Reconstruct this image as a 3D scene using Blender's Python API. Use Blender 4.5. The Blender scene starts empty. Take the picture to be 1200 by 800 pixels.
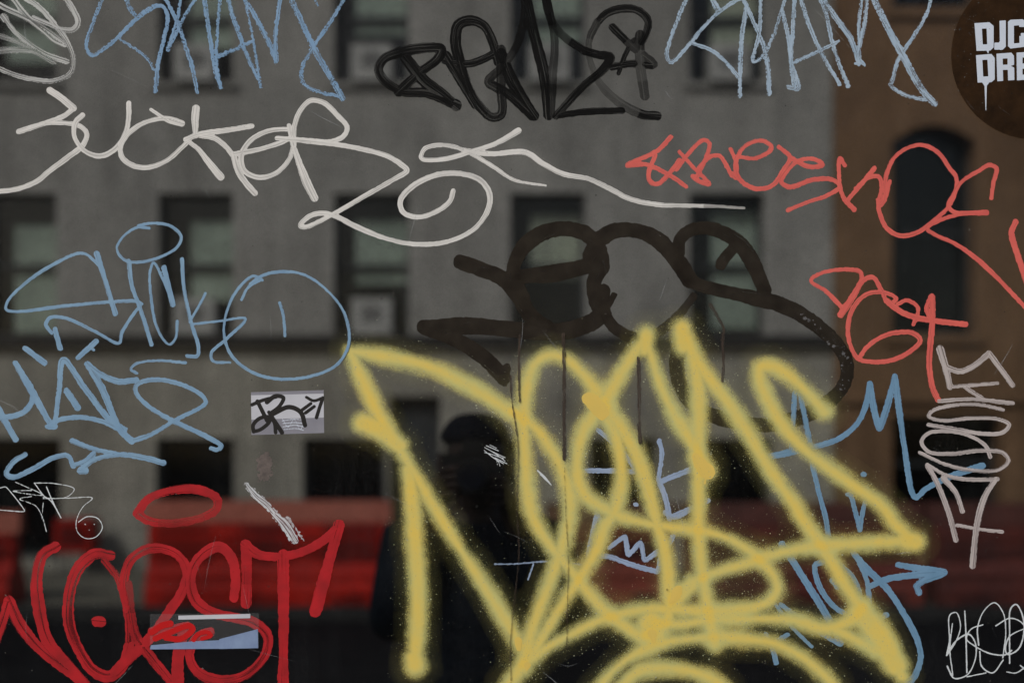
import bpy, bmesh, math, random
import numpy as np
from mathutils import Vector, Matrix
R = math.radians
random.seed(7); rng = np.random.default_rng(7)
scn = bpy.context.scene
COL = scn.collection

# ------------------------------------------------------------------ camera
EYE, DIST = 1.6, 1.667            # eye height, camera to the glass (m)
cam_d = bpy.data.cameras.new('view_camera'); cam = bpy.data.objects.new('view_camera', cam_d); COL.objects.link(cam)
cam.location = (0, -DIST, EYE); cam.rotation_euler = (R(90), 0, 0)
cam_d.lens = 50; cam_d.sensor_width = 36; cam_d.clip_end = 2000; cam_d.clip_start = 0.05
cam_d.shift_y = 105/1200
cam_d.dof.use_dof = True; cam_d.dof.focus_distance = DIST; cam_d.dof.aperture_fstop = 2.8
scn.camera = cam
# ------------------------------------------------------------------ sky, sun, exposure
SUN_EL, SUN_AZ = R(38), R(-30)    # behind the camera, from its left
w = bpy.data.worlds.new('World'); scn.world = w; w.use_nodes = True
nt = w.node_tree; bg = nt.nodes['Background']
sky = nt.nodes.new('ShaderNodeTexSky'); sky.sky_type = 'NISHITA'; sky.sun_disc = False
d_sun = Vector((math.sin(SUN_AZ)*math.cos(SUN_EL), -math.cos(SUN_AZ)*math.cos(SUN_EL), math.sin(SUN_EL)))
sky.sun_elevation = SUN_EL; sky.sun_rotation = math.atan2(d_sun.x, d_sun.y)
sky.dust_density = 3.0
nt.links.new(sky.outputs[0], bg.inputs[0]); bg.inputs[1].default_value = 0.06
sd = bpy.data.lights.new('sun', 'SUN'); sd.energy = 1.5; sd.angle = R(10); sd.color = (1, .975, .94)
so = bpy.data.objects.new('sun', sd); COL.objects.link(so)
so.rotation_euler = d_sun.to_track_quat('Z', 'Y').to_euler(); so.location = d_sun*30
vs = scn.view_settings; vs.view_transform = 'Standard'; vs.look = 'None'; vs.gamma = 1; vs.use_curve_mapping = False
vs.exposure = 0.35
scn.cycles.transparent_max_bounces = 48

# ------------------------------------------------------------------ materials
def new_mat(name):
    m = bpy.data.materials.new(name); m.use_nodes = True
    nt = m.node_tree; b = nt.nodes['Principled BSDF']
    return m, nt, b
def N(nt, typ, **kw):
    n = nt.nodes.new(typ)
    for k, v in kw.items():
        if k.startswith('i_'):
            k2 = k[2:]; k2 = int(k2) if k2.isdigit() else k2.replace('_', ' ')
            n.inputs[k2].default_value = v
        else: setattr(n, k, v)
    return n
def math_n(nt, op, a, b=None, clamp=False):
    n = nt.nodes.new('ShaderNodeMath'); n.operation = op; n.use_clamp = clamp
    for i, v in enumerate((a, b)):
        if v is None: continue
        if isinstance(v, (int, float)): n.inputs[i].default_value = v
        else: nt.links.new(v, n.inputs[i])
    return n.outputs[0]
def surf(name, c, c2=None, scale=4.0, rough=.8, spec=.3, bump=0.0, bscale=40, detail=6, stain=0.0):
    """a mottled opaque surface, colour drifting between c and c2"""
    m, nt, b = new_mat(name); c2 = c2 or tuple(x*.7 for x in c)
    tc = N(nt, 'ShaderNodeTexCoord')
    nz = N(nt, 'ShaderNodeTexNoise', i_Scale=scale, i_Detail=detail, i_Roughness=.65)
    nt.links.new(tc.outputs['Object'], nz.inputs['Vector'])
    r = N(nt, 'ShaderNodeValToRGB'); r.color_ramp.elements[0].position = .32; r.color_ramp.elements[1].position = .68
    r.color_ramp.elements[0].color = (*c2, 1); r.color_ramp.elements[1].color = (*c, 1)
    nt.links.new(nz.outputs['Fac'], r.inputs[0]); nt.links.new(r.outputs[0], b.inputs['Base Color'])
    if stain:      # rain streaks and patched render
        mp = N(nt, 'ShaderNodeMapping'); mp.inputs['Scale'].default_value = (3.2, 3.2, .35); nt.links.new(tc.outputs['Object'], mp.inputs[0])
        ns = N(nt, 'ShaderNodeTexNoise', i_Scale=1.0, i_Detail=7.0, i_Roughness=.7); nt.links.new(mp.outputs[0], ns.inputs['Vector'])
        vo = N(nt, 'ShaderNodeTexVoronoi', i_Scale=.55); nt.links.new(tc.outputs['Object'], vo.inputs['Vector'])
        ks = N(nt, 'ShaderNodeMapRange', i_1=.42, i_2=.72, i_3=1.0, i_4=1.0-stain); nt.links.new(ns.outputs['Fac'], ks.inputs[0])
        sv = N(nt, 'ShaderNodeSeparateColor'); nt.links.new(vo.outputs['Color'], sv.inputs[0])
        kv = N(nt, 'ShaderNodeMapRange', i_1=0.0, i_2=1.0, i_3=1.0-stain*.35, i_4=1.0+stain*.25); nt.links.new(sv.outputs[0], kv.inputs[0])
        sc_ = N(nt, 'ShaderNodeVectorMath', operation='SCALE'); nt.links.new(r.outputs[0], sc_.inputs[0]); nt.links.new(math_n(nt, 'MULTIPLY', ks.outputs[0], kv.outputs[0]), sc_.inputs['Scale'])
        nt.links.new(sc_.outputs[0], b.inputs['Base Color'])
    b.inputs['Roughness'].default_value = rough; b.inputs['Specular IOR Level'].default_value = spec
    if bump:
        n2 = N(nt, 'ShaderNodeTexNoise', i_Scale=bscale, i_Detail=4.0)
        nt.links.new(tc.outputs['Object'], n2.inputs['Vector'])
        bp = N(nt, 'ShaderNodeBump', i_Strength=bump, i_Distance=.01)
        nt.links.new(n2.outputs['Fac'], bp.inputs['Height']); nt.links.new(bp.outputs[0], b.inputs['Normal'])
    return m
def paint(name, c, c2, streak=.5, thr=.55, across=3.0, along=6.0, rough=.4, opacity=1.0, ridge=.10, spec=.25, dry=0.0):
    """marker paint: 'st' attribute = (metres along the stroke, -1..1 across it, opacity)"""
    m, nt, b = new_mat(name)
    at = N(nt, 'ShaderNodeAttribute', attribute_name='st')
    sp = N(nt, 'ShaderNodeSeparateXYZ'); nt.links.new(at.outputs['Vector'], sp.inputs[0])
    u = math_n(nt, 'MULTIPLY', sp.outputs[0], along); v = math_n(nt, 'MULTIPLY', sp.outputs[1], across)
    cb = N(nt, 'ShaderNodeCombineXYZ'); nt.links.new(u, cb.inputs[0]); nt.links.new(v, cb.inputs[1])
    oi = N(nt, 'ShaderNodeObjectInfo'); z = math_n(nt, 'MULTIPLY', oi.outputs['Random'], 50.0); nt.links.new(z, cb.inputs[2])
    nz = N(nt, 'ShaderNodeTexNoise', i_Scale=1.0, i_Detail=3.0, i_Roughness=.6); nt.links.new(cb.outputs[0], nz.inputs['Vector'])
    k = N(nt, 'ShaderNodeMapRange', i_1=thr, i_2=thr+.12, i_3=0.0, i_4=1.0); nt.links.new(nz.outputs['Fac'], k.inputs[0])
    tc = N(nt, 'ShaderNodeTexCoord')
    n3 = N(nt, 'ShaderNodeTexNoise', i_Scale=45.0, i_Detail=5.0); nt.links.new(tc.outputs['Object'], n3.inputs['Vector'])
    mx = N(nt, 'ShaderNodeMix', data_type='RGBA'); mx.inputs[6].default_value = (*c, 1); mx.inputs[7].default_value = (*c2, 1)
    k3 = N(nt, 'ShaderNodeMapRange', i_1=.35, i_2=.7, i_3=0.0, i_4=1.0); nt.links.new(n3.outputs['Fac'], k3.inputs[0])
    nt.links.new(k3.outputs[0], mx.inputs[0]); nt.links.new(mx.outputs[2], b.inputs['Base Color'])
    b.inputs['Roughness'].default_value = rough; b.inputs['Specular IOR Level'].default_value = spec
    # rounded bead relief + streak relief
    t2 = math_n(nt, 'MULTIPLY', sp.outputs[1], sp.outputs[1]); h = math_n(nt, 'SUBTRACT', 1.0, t2)
    h = math_n(nt, 'ADD', h, math_n(nt, 'MULTIPLY', nz.outputs['Fac'], .8))
    bp = N(nt, 'ShaderNodeBump', i_Strength=ridge, i_Distance=.0012); nt.links.new(h, bp.inputs['Height'])
    nt.links.new(bp.outputs[0], b.inputs['Normal'])
    a = math_n(nt, 'MULTIPLY', k.outputs[0], streak); a = math_n(nt, 'SUBTRACT', 1.0, a)
    a = math_n(nt, 'MULTIPLY', a, sp.outputs[2]); a = math_n(nt, 'MULTIPLY', a, opacity, True)
    if dry:
        nd = N(nt, 'ShaderNodeTexNoise', i_Scale=420.0, i_Detail=3.0, i_Roughness=.7); nt.links.new(tc.outputs['Object'], nd.inputs['Vector'])
        nl = N(nt, 'ShaderNodeTexNoise', i_Scale=22.0, i_Detail=2.0); nt.links.new(tc.outputs['Object'], nl.inputs['Vector'])
        q = math_n(nt, 'ADD', nd.outputs['Fac'], math_n(nt, 'MULTIPLY', math_n(nt, 'SUBTRACT', nl.outputs['Fac'], .5), .8))
        kd = N(nt, 'ShaderNodeMapRange', i_1=.60, i_2=.66, i_3=1.0, i_4=1.0-dry); nt.links.new(q, kd.inputs[0])
        a = math_n(nt, 'MULTIPLY', a, kd.outputs[0], True)
    nt.links.new(a, b.inputs['Alpha'])
    return m
def spray_mat(name, c, c2):
    m, nt, b = new_mat(name)
    at = N(nt, 'ShaderNodeAttribute', attribute_name='st'); sp = N(nt, 'ShaderNodeSeparateXYZ'); nt.links.new(at.outputs['Vector'], sp.inputs[0])
    tc = N(nt, 'ShaderNodeTexCoord')
    n1 = N(nt, 'ShaderNodeTexNoise', i_Scale=900.0, i_Detail=2.0, i_Roughness=.8); nt.links.new(tc.outputs['Object'], n1.inputs['Vector'])
    n2 = N(nt, 'ShaderNodeTexNoise', i_Scale=35.0, i_Detail=5.0); nt.links.new(tc.outputs['Object'], n2.inputs['Vector'])
    j = math_n(nt, 'MULTIPLY', math_n(nt, 'SUBTRACT', n1.outputs['Fac'], .5), 1.5)
    edge = math_n(nt, 'MULTIPLY', math_n(nt, 'MULTIPLY', sp.outputs[0], math_n(nt, 'SUBTRACT', 1.0, sp.outputs[0])), 3.0)
    j = math_n(nt, 'MULTIPLY', j, edge)
    j2 = math_n(nt, 'MULTIPLY', math_n(nt, 'MULTIPLY', math_n(nt, 'SUBTRACT', n2.outputs['Fac'], .5), .7), edge)
    a = math_n(nt, 'ADD', math_n(nt, 'ADD', sp.outputs[0], j), j2, True)
    nt.links.new(a, b.inputs['Alpha'])
    n4 = N(nt, 'ShaderNodeTexNoise', i_Scale=14.0, i_Detail=7.0, i_Roughness=.7); nt.links.new(tc.outputs['Object'], n4.inputs['Vector'])
    mx = N(nt, 'ShaderNodeMix', data_type='RGBA'); mx.inputs[6].default_value = (*c2, 1); mx.inputs[7].default_value = (*c, 1)
    kk = math_n(nt, 'ADD', math_n(nt, 'MULTIPLY', sp.outputs[1], .72), math_n(nt, 'MULTIPLY', math_n(nt, 'SUBTRACT', n4.outputs['Fac'], .45), 2.2), True)
    nt.links.new(kk, mx.inputs[0]); nt.links.new(mx.outputs[2], b.inputs['Base Color'])
    b.inputs['Roughness'].default_value = .55; b.inputs['Specular IOR Level'].default_value = .3
    bp = N(nt, 'ShaderNodeBump', i_Strength=.25, i_Distance=.0006); nt.links.new(n1.outputs['Fac'], bp.inputs['Height']); nt.links.new(bp.outputs[0], b.inputs['Normal'])
    return m
def pane_mat(name, tint, dust, grime=0.0, gloss=.004):
    m, nt, b = new_mat(name); nt.nodes.remove(b); out = nt.nodes['Material Output']
    tr = N(nt, 'ShaderNodeBsdfTransparent'); tr.inputs[0].default_value = (*tint, 1)
    gl = N(nt, 'ShaderNodeBsdfGlossy', i_Roughness=.02); gl.inputs[0].default_value = (1, 1, 1, 1)
    g1 = N(nt, 'ShaderNodeTexCoord'); g2 = N(nt, 'ShaderNodeTexNoise', i_Scale=520.0, i_Detail=3.0, i_Roughness=.9); g3 = N(nt, 'ShaderNodeTexNoise', i_Scale=28.0, i_Detail=8.0, i_Roughness=.75)
    nt.links.new(g1.outputs['Object'], g2.inputs['Vector']); nt.links.new(g1.outputs['Object'], g3.inputs['Vector'])
    gg = math_n(nt, 'ADD', math_n(nt, 'MULTIPLY', g2.outputs['Fac'], grime*.9), math_n(nt, 'MULTIPLY', g3.outputs['Fac'], grime))
    gg = math_n(nt, 'SUBTRACT', 1.0+grime*.95, gg)
    vm = N(nt, 'ShaderNodeVectorMath', operation='SCALE'); vm.inputs[0].default_value = tint; nt.links.new(gg, vm.inputs['Scale']); nt.links.new(vm.outputs[0], tr.inputs[0])
    m1 = N(nt, 'ShaderNodeMixShader'); m1.inputs[0].default_value = gloss
    nt.links.new(tr.outputs[0], m1.inputs[1]); nt.links.new(gl.outputs[0], m1.inputs[2])
    df = N(nt, 'ShaderNodeBsdfDiffuse'); df.inputs[0].default_value = (.46, .48, .5, 1)
    tc = N(nt, 'ShaderNodeTexCoord')
    n1 = N(nt, 'ShaderNodeTexNoise', i_Scale=260.0, i_Detail=6.0, i_Roughness=.75); nt.links.new(tc.outputs['Object'], n1.inputs['Vector'])
    n2 = N(nt, 'ShaderNodeTexNoise', i_Scale=5.0, i_Detail=6.0, i_Roughness=.6); nt.links.new(tc.outputs['Object'], n2.inputs['Vector'])
    mp = N(nt, 'ShaderNodeMapping'); mp.inputs['Scale'].default_value = (60, 60, 2.2); nt.links.new(tc.outputs['Object'], mp.inputs[0])
    n3 = N(nt, 'ShaderNodeTexNoise', i_Scale=1.0, i_Detail=4.0); nt.links.new(mp.outputs[0], n3.inputs['Vector'])
    r1 = N(nt, 'ShaderNodeMapRange', i_1=.45, i_2=.8, i_3=.25, i_4=1.6); nt.links.new(n1.outputs['Fac'], r1.inputs[0])
    r2 = N(nt, 'ShaderNodeMapRange', i_1=.38, i_2=.66, i_3=.15, i_4=1.9); nt.links.new(n2.outputs['Fac'], r2.inputs[0])
    r3 = N(nt, 'ShaderNodeMapRange', i_1=.4, i_2=.75, i_3=.7, i_4=1.5); nt.links.new(n3.outputs['Fac'], r3.inputs[0])
    f = math_n(nt, 'MULTIPLY', math_n(nt, 'MULTIPLY', r1.outputs[0], r2.outputs[0]), math_n(nt, 'MULTIPLY', r3.outputs[0], dust), True)
    m2 = N(nt, 'ShaderNodeMixShader'); nt.links.new(f, m2.inputs[0])
    nt.links.new(m1.outputs[0], m2.inputs[1]); nt.links.new(df.outputs[0], m2.inputs[2]); nt.links.new(m2.outputs[0], out.inputs[0])
    return m

M = {}
M['asphalt'] = surf('asphalt', (.008, .0085, .010), (.004, .0045, .0055), 3, .95, .1, .3, 60)
M['sidewalk'] = surf('sidewalk', (.17, .16, .125), (.10, .095, .078), 1.5, .9, .1, .2)
M['kerb'] = surf('steel_faced_kerb', (.02, .02, .02), (.012, .012, .012), 3)
M['stucco'] = surf('grey_stucco', (.30, .292, .27), (.25, .245, .228), .55, .9, .15, .3, 12, 6, .38)
M['stucco_low'] = surf('buff_stone', (.345, .33, .28), (.23, .22, .19), .8, .9, .15, .3, 12, 6, .38)
M['brownstone'] = surf('brown_brick', (.205, .122, .067), (.148, .089, .051), .9, .9, .15, .3, 14, 6, .3)
M['shadow_ledge'] = surf('cornice_shadow_ledge', (.022, .021, .02), (.012, .012, .012), 2, .8)  # near-black strip paints in the shadow band at the cornice
M['cornice'] = surf('stone_cornice', (.3, .275, .22), (.22, .2, .165), 1.5, .85)
M['wframe'] = surf('dark_sash', (.03, .034, .036), (.02, .023, .025), 5, .5)
M['wframe_w'] = surf('grey_sash', (.16, .18, .17), (.1, .12, .11), 5, .5)
M['blind'] = surf('pale_blind', (.42, .465, .425), (.27, .31, .285), 1.6, .8, .2, .0)
M['blind2'] = surf('cream_blind', (.44, .45, .38), (.32, .33, .29), 1.6, .8, .2, .0)
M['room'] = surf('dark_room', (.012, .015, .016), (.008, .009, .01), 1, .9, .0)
M['shutter'] = surf('shutter_steel', (.035, .04, .04), (.02, .023, .023), 2, .5)
M['ac'] = surf('appliance_plastic', (.34, .34, .32), (.26, .26, .25), 6, .5)
M['acdark'] = surf('appliance_grille', (.1, .1, .1), (.06, .06, .06), 20, .6)
M['bred'] = surf('red_plastic', (.42, .013, .006), (.17, .006, .004), 1.8, .45, .1, .1)
M['bredtop'] = surf('sun_bleached_red_plastic', (.34, .10, .065), (.26, .065, .04), 3, .6, .3, .1)
M['bshade'] = surf('shaded_red_plastic', (.15, .028, .018), (.05, .012, .009), 1.3, .6, .3, .1)  # shade on the right-hand barriers put into a darker red
M['bshadetop'] = surf('shaded_red_plastic_top', (.10, .03, .022), (.05, .017, .013), 2, .6, .3, .1)
M['brustshade'] = surf('shaded_rust_red_plastic', (.24, .045, .022), (.09, .02, .012), 1.6, .6, .3, .1)  # same shade put into an orange red
M['bslot'] = surf('dark_red_panel_plastic', (.23, .009, .005), (.05, .004, .003), 2.2, .5, .08)  # darker red for panels, fork slots and one rib
M['bslotshade'] = surf('shaded_red_recess', (.07, .014, .01), (.035, .008, .007), 2, .6)
M['steel'] = surf('painted_steel', (.05, .052, .055), (.03, .031, .033), 8, .45)
M['metal'] = surf('galvanised_steel', (.3, .3, .29), (.2, .2, .2), 12, .4)
M['black'] = surf('black_cloth', (.006, .009, .015), (.004, .005, .009), 12, .95, .05, .4, 60)
M['navy'] = surf('navy_jacket_cloth', (.011, .015, .022), (.006, .008, .012), 9, .9, .1, .5, 30)
M['skin'] = surf('skin', (.045, .026, .018), (.03, .017, .012), 8, .5)  # tone set near-black, putting the silhouette's shade into the colour
M['camblack'] = surf('camera_black', (.01, .01, .011), (.006, .006, .007), 40, .5)
M['lens'] = surf('lens_glass', (.01, .012, .02), (.006, .006, .012), 5, .1, .5)
M['pane'] = pane_mat('reflection_tint_window_glass', (.665, .675, .68), .008, .35)  # tint dims the solid street to the strength of its reflection
M['bpane'] = pane_mat('reflected_far_window_glass', (.9, .92, .9), .004, 0, .016)
# paints on the glass
M['white'] = paint('white_paint_marker', (.70, .69, .665), (.60, .59, .57), .38, .50, 2.6, 1.6, .45)
M['ghost'] = paint('worn_white_marker', (.60, .61, .60), (.48, .49, .49), .75, .46, 2.6, 1.5, .5, .8)
M['sky'] = paint('sky_blue_marker', (.215, .355, .505), (.17, .295, .445), .45, .54, 2.2, 3, .45)
M['chalk'] = paint('chalky_blue_marker', (.20, .33, .50), (.15, .27, .43), .6, .52, 2.4, 4, .5, 1, .12, .2, .7)
M['paleblue'] = paint('pale_blue_marker', (.37, .47, .58), (.28, .385, .50), .65, .50, 2.4, 4, .5, 1, .12, .2, .6)
M['blue'] = paint('blue_marker', (.155, .285, .43), (.12, .24, .37), .35, .54, 2.2, 2.5, .45)
M['lav'] = paint('lavender_blue_marker', (.30, .38, .54), (.24, .32, .47), .35, .54, 2.2, 2.5, .45)
M['blackm'] = paint('black_marker', (.003, .003, .003), (.005, .005, .005), .5, .54, 3.0, 1.6, .6, .985, .08, .05)
M['coral'] = paint('coral_red_marker', (.68, .13, .105), (.60, .105, .09), .3, .54, 2.2, 2.5, .45)
M['mauve'] = paint('pale_mauve_marker', (.48, .43, .42), (.40, .355, .35), .6, .49, 2.6, 1.6, .45)
M['red'] = paint('red_marker', (.45, .018, .024), (.30, .016, .02), .7, .52, 1.5, .8, .4, .97, .08, .15)
M['thin'] = paint('thin_white_marker', (.62, .66, .69), (.5, .54, .57), .2, .64, 2, 4, .45)
M['dark'] = paint('dark_brown_ink', (.026, .021, .0155), (.012, .009, .0065), .1, .62, 2.2, 3, .6, .985, .15, .06)
M['dripink'] = paint('thin_brown_drip', (.05, .034, .024), (.03, .02, .014), .5, .5, 2, 5, .6, .9)
M['scratch'] = paint('torn_white_film', (.62, .64, .68), (.45, .47, .5), .85, .47, 3.2, 3, .5)
M['wetyellow'] = paint('wet_yellow_paint', (.71, .505, .115), (.66, .49, .12), 0, .9, 2, 2, .4)
M['yellow'] = spray_mat('yellow_spray_paint', (.72, .525, .10), (.54, .515, .185))
M['stwhite'] = surf('sticker_white', (.55, .56, .62), (.48, .49, .54), 30, .4)
M['stgrey'] = surf('sticker_grey', (.25, .25, .29), (.21, .21, .25), 40, .4)
M['stfront'] = surf('sticker_print_white', (.60, .66, .76), (.55, .61, .71), 30, .4)
M['stbrown'] = surf('sticker_brown_vinyl', (.04, .0195, .0078), (.012, .0065, .003), 22, .5, .06, .06, 120, 10)
M['stink'] = surf('sticker_ink_black', (.012, .01, .009), (.007, .006, .006), 30, .5)
M['paperblue'] = surf('torn_blue_paper', (.22, .30, .47), (.16, .22, .38), 40, .6)
M['paper'] = surf('torn_white_paper', (.50, .53, .58), (.36, .38, .42), 60, .7, .2, .5, 200)
M['residue'] = surf('glue_residue', (.16, .13, .12), (.07, .06, .055), 120, .8)
mt, nt_, b_ = new_mat('clear_tape'); b_.inputs['Base Color'].default_value = (.5, .5, .52, 1); b_.inputs['Alpha'].default_value = .07; b_.inputs['Roughness'].default_value = .35
M['tape'] = mt
mt, nt_, b_ = new_mat('wet_red_ink'); b_.inputs['Base Color'].default_value = (.5, .008, .01, 1); b_.inputs['Roughness'].default_value = .25
M['wetred'] = mt

# ------------------------------------------------------------------ mesh helpers
def link(o, parent=None):
    COL.objects.link(o)
    if parent is not None: o.parent = parent
    return o
def thing(name, label, cat, loc=(0, 0, 0), group=None):
    o = bpy.data.objects.new(name, None); o.empty_display_size = .1; o.location = loc
    o['label'] = label; o['category'] = cat
    if group: o['group'] = group
    return link(o)
def mesh_obj(name, verts, faces, mat, parent=None, smooth=False, attr=None):
    off = np.array(parent.location if parent is not None else (0, 0, 0))
    if parent is not None and parent.parent is not None: off = off + np.array(parent.parent.location)
    me = bpy.data.meshes.new(name)
    v = np.asarray(verts, float) - off
    me.from_pydata(v.tolist(), [], faces)
    if attr is not None:
        a = me.attributes.new('st', 'FLOAT_VECTOR', 'POINT'); a.data.foreach_set('vector', np.asarray(attr, np.float32).ravel())
    me.materials.append(M[mat])
    if smooth:
        for p in me.polygons: p.use_smooth = True
    me.update()
    return link(bpy.data.objects.new(name, me), parent)
BF = [(0, 3, 2, 1), (4, 5, 6, 7), (0, 1, 5, 4), (1, 2, 6, 5), (2, 3, 7, 6), (3, 0, 4, 7)]
class MB:
    def __init__(s): s.v, s.f = [], []
    def box(s, x0, x1, y0, y1, z0, z1):
        n = len(s.v)
        s.v += [(x0, y0, z0), (x1, y0, z0), (x1, y1, z0), (x0, y1, z0), (x0, y0, z1), (x1, y0, z1), (x1, y1, z1), (x0, y1, z1)]
        s.f += [tuple(i+n for i in f) for f in BF]; return s
    def prism(s, prof, axis, a, b):
        """prof: CCW outline; axis 'x': (y,z) outline swept along x; 'y': (x,z) outline swept along y"""
        n = len(s.v); k = len(prof)
        for t in (a, b):
            s.v += [((t, p, q) if axis == 'x' else (p, t, q)) for p, q in prof]
        s.f += [tuple(n+i for i in range(k))[::-1], tuple(n+k+i for i in range(k))]
        s.f += [(n+i, n+(i+1) % k, n+k+(i+1) % k, n+k+i) for i in range(k)]; return s
    def cyl(s, p0, p1, r, n=16, r1=None):
        r1 = r if r1 is None else r1
        p0, p1 = Vector(p0), Vector(p1); q = (p1-p0).to_track_quat('Z', 'Y'); b = len(s.v)
        for p, rr in ((p0, r), (p1, r1)):
            for i in range(n):
                a = 2*math.pi*i/n; s.v.append(tuple(p + q @ Vector((rr*math.cos(a), rr*math.sin(a), 0))))
        s.f += [(b+i, b+(i+1) % n, b+n+(i+1) % n, b+n+i) for i in range(n)]
        s.f += [tuple(b+i for i in range(n))[::-1], tuple(b+n+i for i in range(n))]; return s
    def build(s, name, mat, parent=None, smooth=False): return mesh_obj(name, s.v, s.f, mat, parent, smooth)
def structure(o): o['kind'] = 'structure'; return o

# ------------------------------------------------------------------ the street; its reflected far side built solid behind the glass
structure(MB().box(-150, 150, -60, 160, -.4, -.12).build('road', 'asphalt'))
YF = 14.75                        # facade plane of the reflected far buildings
KERB = 11.25
structure(MB().box(-60, 60, KERB+.18, YF+6, -.119, 0).build('reflected_far_pavement', 'sidewalk'))
structure(MB().box(-60, 60, KERB, KERB+.178, -.119, .004).build('reflected_far_kerb', 'kerb'))
structure(MB().box(-60, 60, -8, 3.2, -.119, 0).build('near_pavement', 'sidewalk'))
structure(MB().box(-60, 60, 3.202, 3.38, -.119, .004).build('near_kerb', 'kerb'))
SC = (YF+DIST)/1.667*.001         # metres per photograph pixel at the facade
def bx(p): return (p-600)*SC
def bz(p): return EYE + (505-p)*SC

def facade(root, x0, x1, z0, z1, openings, mat, y0=YF, thick=.4):
    """wall with real openings: strips round sorted rectangular holes"""
    mb = MB(); zs = sorted({z0, z1, *[o[2] for o in openings], *[o[3] for o in openings]})
    for za, zb in zip(zs, zs[1:]):
        zm = (za+zb)/2; hs = sorted((o[0], o[1]) for o in openings if o[2] < zm < o[3]); x = x0
        for a, b in hs:
            if a > x: mb.box(x, a, y0, y0+thick, za, zb)
            x = max(x, b)
        if x < x1: mb.box(x, x1, y0, y0+thick, za, zb)
    return mb.build('wall', mat, root)

tenement = thing('reflected_tenement_building', 'reflection, built behind the glass, of a grey rendered tenement with rows of dark recessed sash windows above a buff ground floor', 'building', (bx(400), YF, 0))
cols = [-230, -22, 185, 391, 598, 808]      # left edge of each window column (px)
W = 88
rows = [(-68, 97), (226, 392)]
lowrow = (513, 655)
ups, lows = [], []
for c in cols:
    for a, b in rows: ups.append((bx(c), bx(c+W), bz(b), bz(a)))
lowc = [(-150, -60), (-22, 72), (183, 275), (355, 452), (520, 610), (690, 770), (818, 905)]
for a, b in lowc: lows.append((bx(a), bx(b), bz(lowrow[1]), bz(lowrow[0])))
lows.append((bx(456), bx(516), 0.0, bz(464)))      # doorway
XL, XR = bx(-420), bx(976)
facade(tenement, XL, XR, bz(404), bz(-230), ups, 'stucco')
facade(tenement, XL, XR, 0, bz(412), lows, 'stucco_low', YF-.03, .43)
MB().box(XL-.05, XR, YF-.10, YF+.3, bz(411.8), bz(406.2)).build('cornice', 'cornice', tenement)
MB().box(XL-.05, XR, YF-.16, YF-.002, bz(406), bz(393)).build('shadow_ledge', 'shadow_ledge', tenement)
MB().box(XL-.1, XR, YF-.35, YF+.5, bz(-230), bz(-258)).build('parapet', 'cornice', tenement)
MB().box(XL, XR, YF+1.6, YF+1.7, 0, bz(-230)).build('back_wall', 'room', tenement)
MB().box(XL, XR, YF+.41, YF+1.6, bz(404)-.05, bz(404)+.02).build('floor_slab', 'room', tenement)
def sash(root, x0, x1, z0, z1, blind=None, bd=(0, 1, 0, 1), frame='wframe', y=YF+.27):
    win = MB(); t = .045
    win.box(x0, x0+t, y, y+.06, z0, z1).box(x1-t, x1, y, y+.06, z0, z1)
    win.box(x0+t, x1-t, y, y+.06, z1-t, z1).box(x0+t, x1-t, y, y+.06, z0, z0+t)
    zm = (z0+z1)/2; win.box(x0+t, x1-t, y-.012, y+.05, zm-.03, zm+.03)
    wo = win.build('window', frame, root)
    for a, b in ((z0+t, zm-.03), (zm+.03, z1-t)):
        MB().box(x0+t, x1-t, y+.025, y+.031, a, b).build('pane', 'bpane', wo)
    if blind:
        a, b, c, d = bd; X, Z = x1-x0, z1-z0
        MB().box(x0+X*a, x0+X*b, y+.09, y+.11, z0+Z*c, z0+Z*d).build('blind', blind, wo)  # stops short at left and top, shaping in the reveal shadow
    MB().box(x0-.06, x1+.06, YF-.07, YF+.26, z0-.07, z0-.002).build('sill', 'stucco', wo)
    return wo
acs = []
cfg = {  # (column,row): blind material, extents (x0,x1,z0,z1 as fractions), air conditioner?
 (0, 0): ('blind', (.3, .95, .4, .9), 0), (0, 1): ('blind', (.3, .95, .2, .85), 0),
 (1, 0): ('blind', (.2, .95, .2, .9), 0), (1, 1): ('blind', (.3, .98, .03, .8), 0),
 (2, 0): ('blind', (.35, .95, .3, .9), 1), (2, 1): ('blind', (.35, .97, .26, .83), 1),
 (3, 0): ('blind', (.25, .97, .4, .75), 1), (3, 1): ('blind', (.25, .97, .38, .84), 1),
 (4, 0): ('blind', (.3, .95, .35, .9), 1), (4, 1): ('blind2', (.28, .97, .42, .88), 0),
 (5, 0): ('blind2', (.35, .95, .3, .9), 1), (5, 1): ('blind', (.35, .99, .06, .9), 0)}
for i, c in enumerate(cols):
    for j, (a, b) in enumerate(rows):
        bl, bd, ac = cfg[(i, j)]
        sash(tenement, bx(c), bx(c+W), bz(b), bz(a), bl, bd)
        if ac: acs.append((i, j, bx(c+22), bz(b)+.05))
for a, b in lowc:
    x0, x1, z0, z1 = bx(a), bx(b), bz(lowrow[1]), bz(lowrow[0])
    wo = MB().box(x0, x0+.06, YF+.2, YF+.26, z0, z1).box(x1-.06, x1, YF+.2, YF+.26, z0, z1).box(x0+.06, x1-.06, YF+.2, YF+.26, z1-.06, z1).box(x0+.06, x1-.06, YF+.2, YF+.26, z0, z0+.06).build('shop_window', 'wframe', tenement)
    MB().box(x0+.06, x1-.06, YF+.22, YF+.226, z0+.06, z1-.06).build('pane', 'bpane', wo)
do = MB().box(bx(456), bx(516), YF+.2, YF+.26, .0, bz(464)).build('door', 'wframe', tenement)
MB().cyl((bx(507), YF+.14, 1.0), (bx(507), YF+.2, 1.0), .03).build('handle', 'metal', do)
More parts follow.
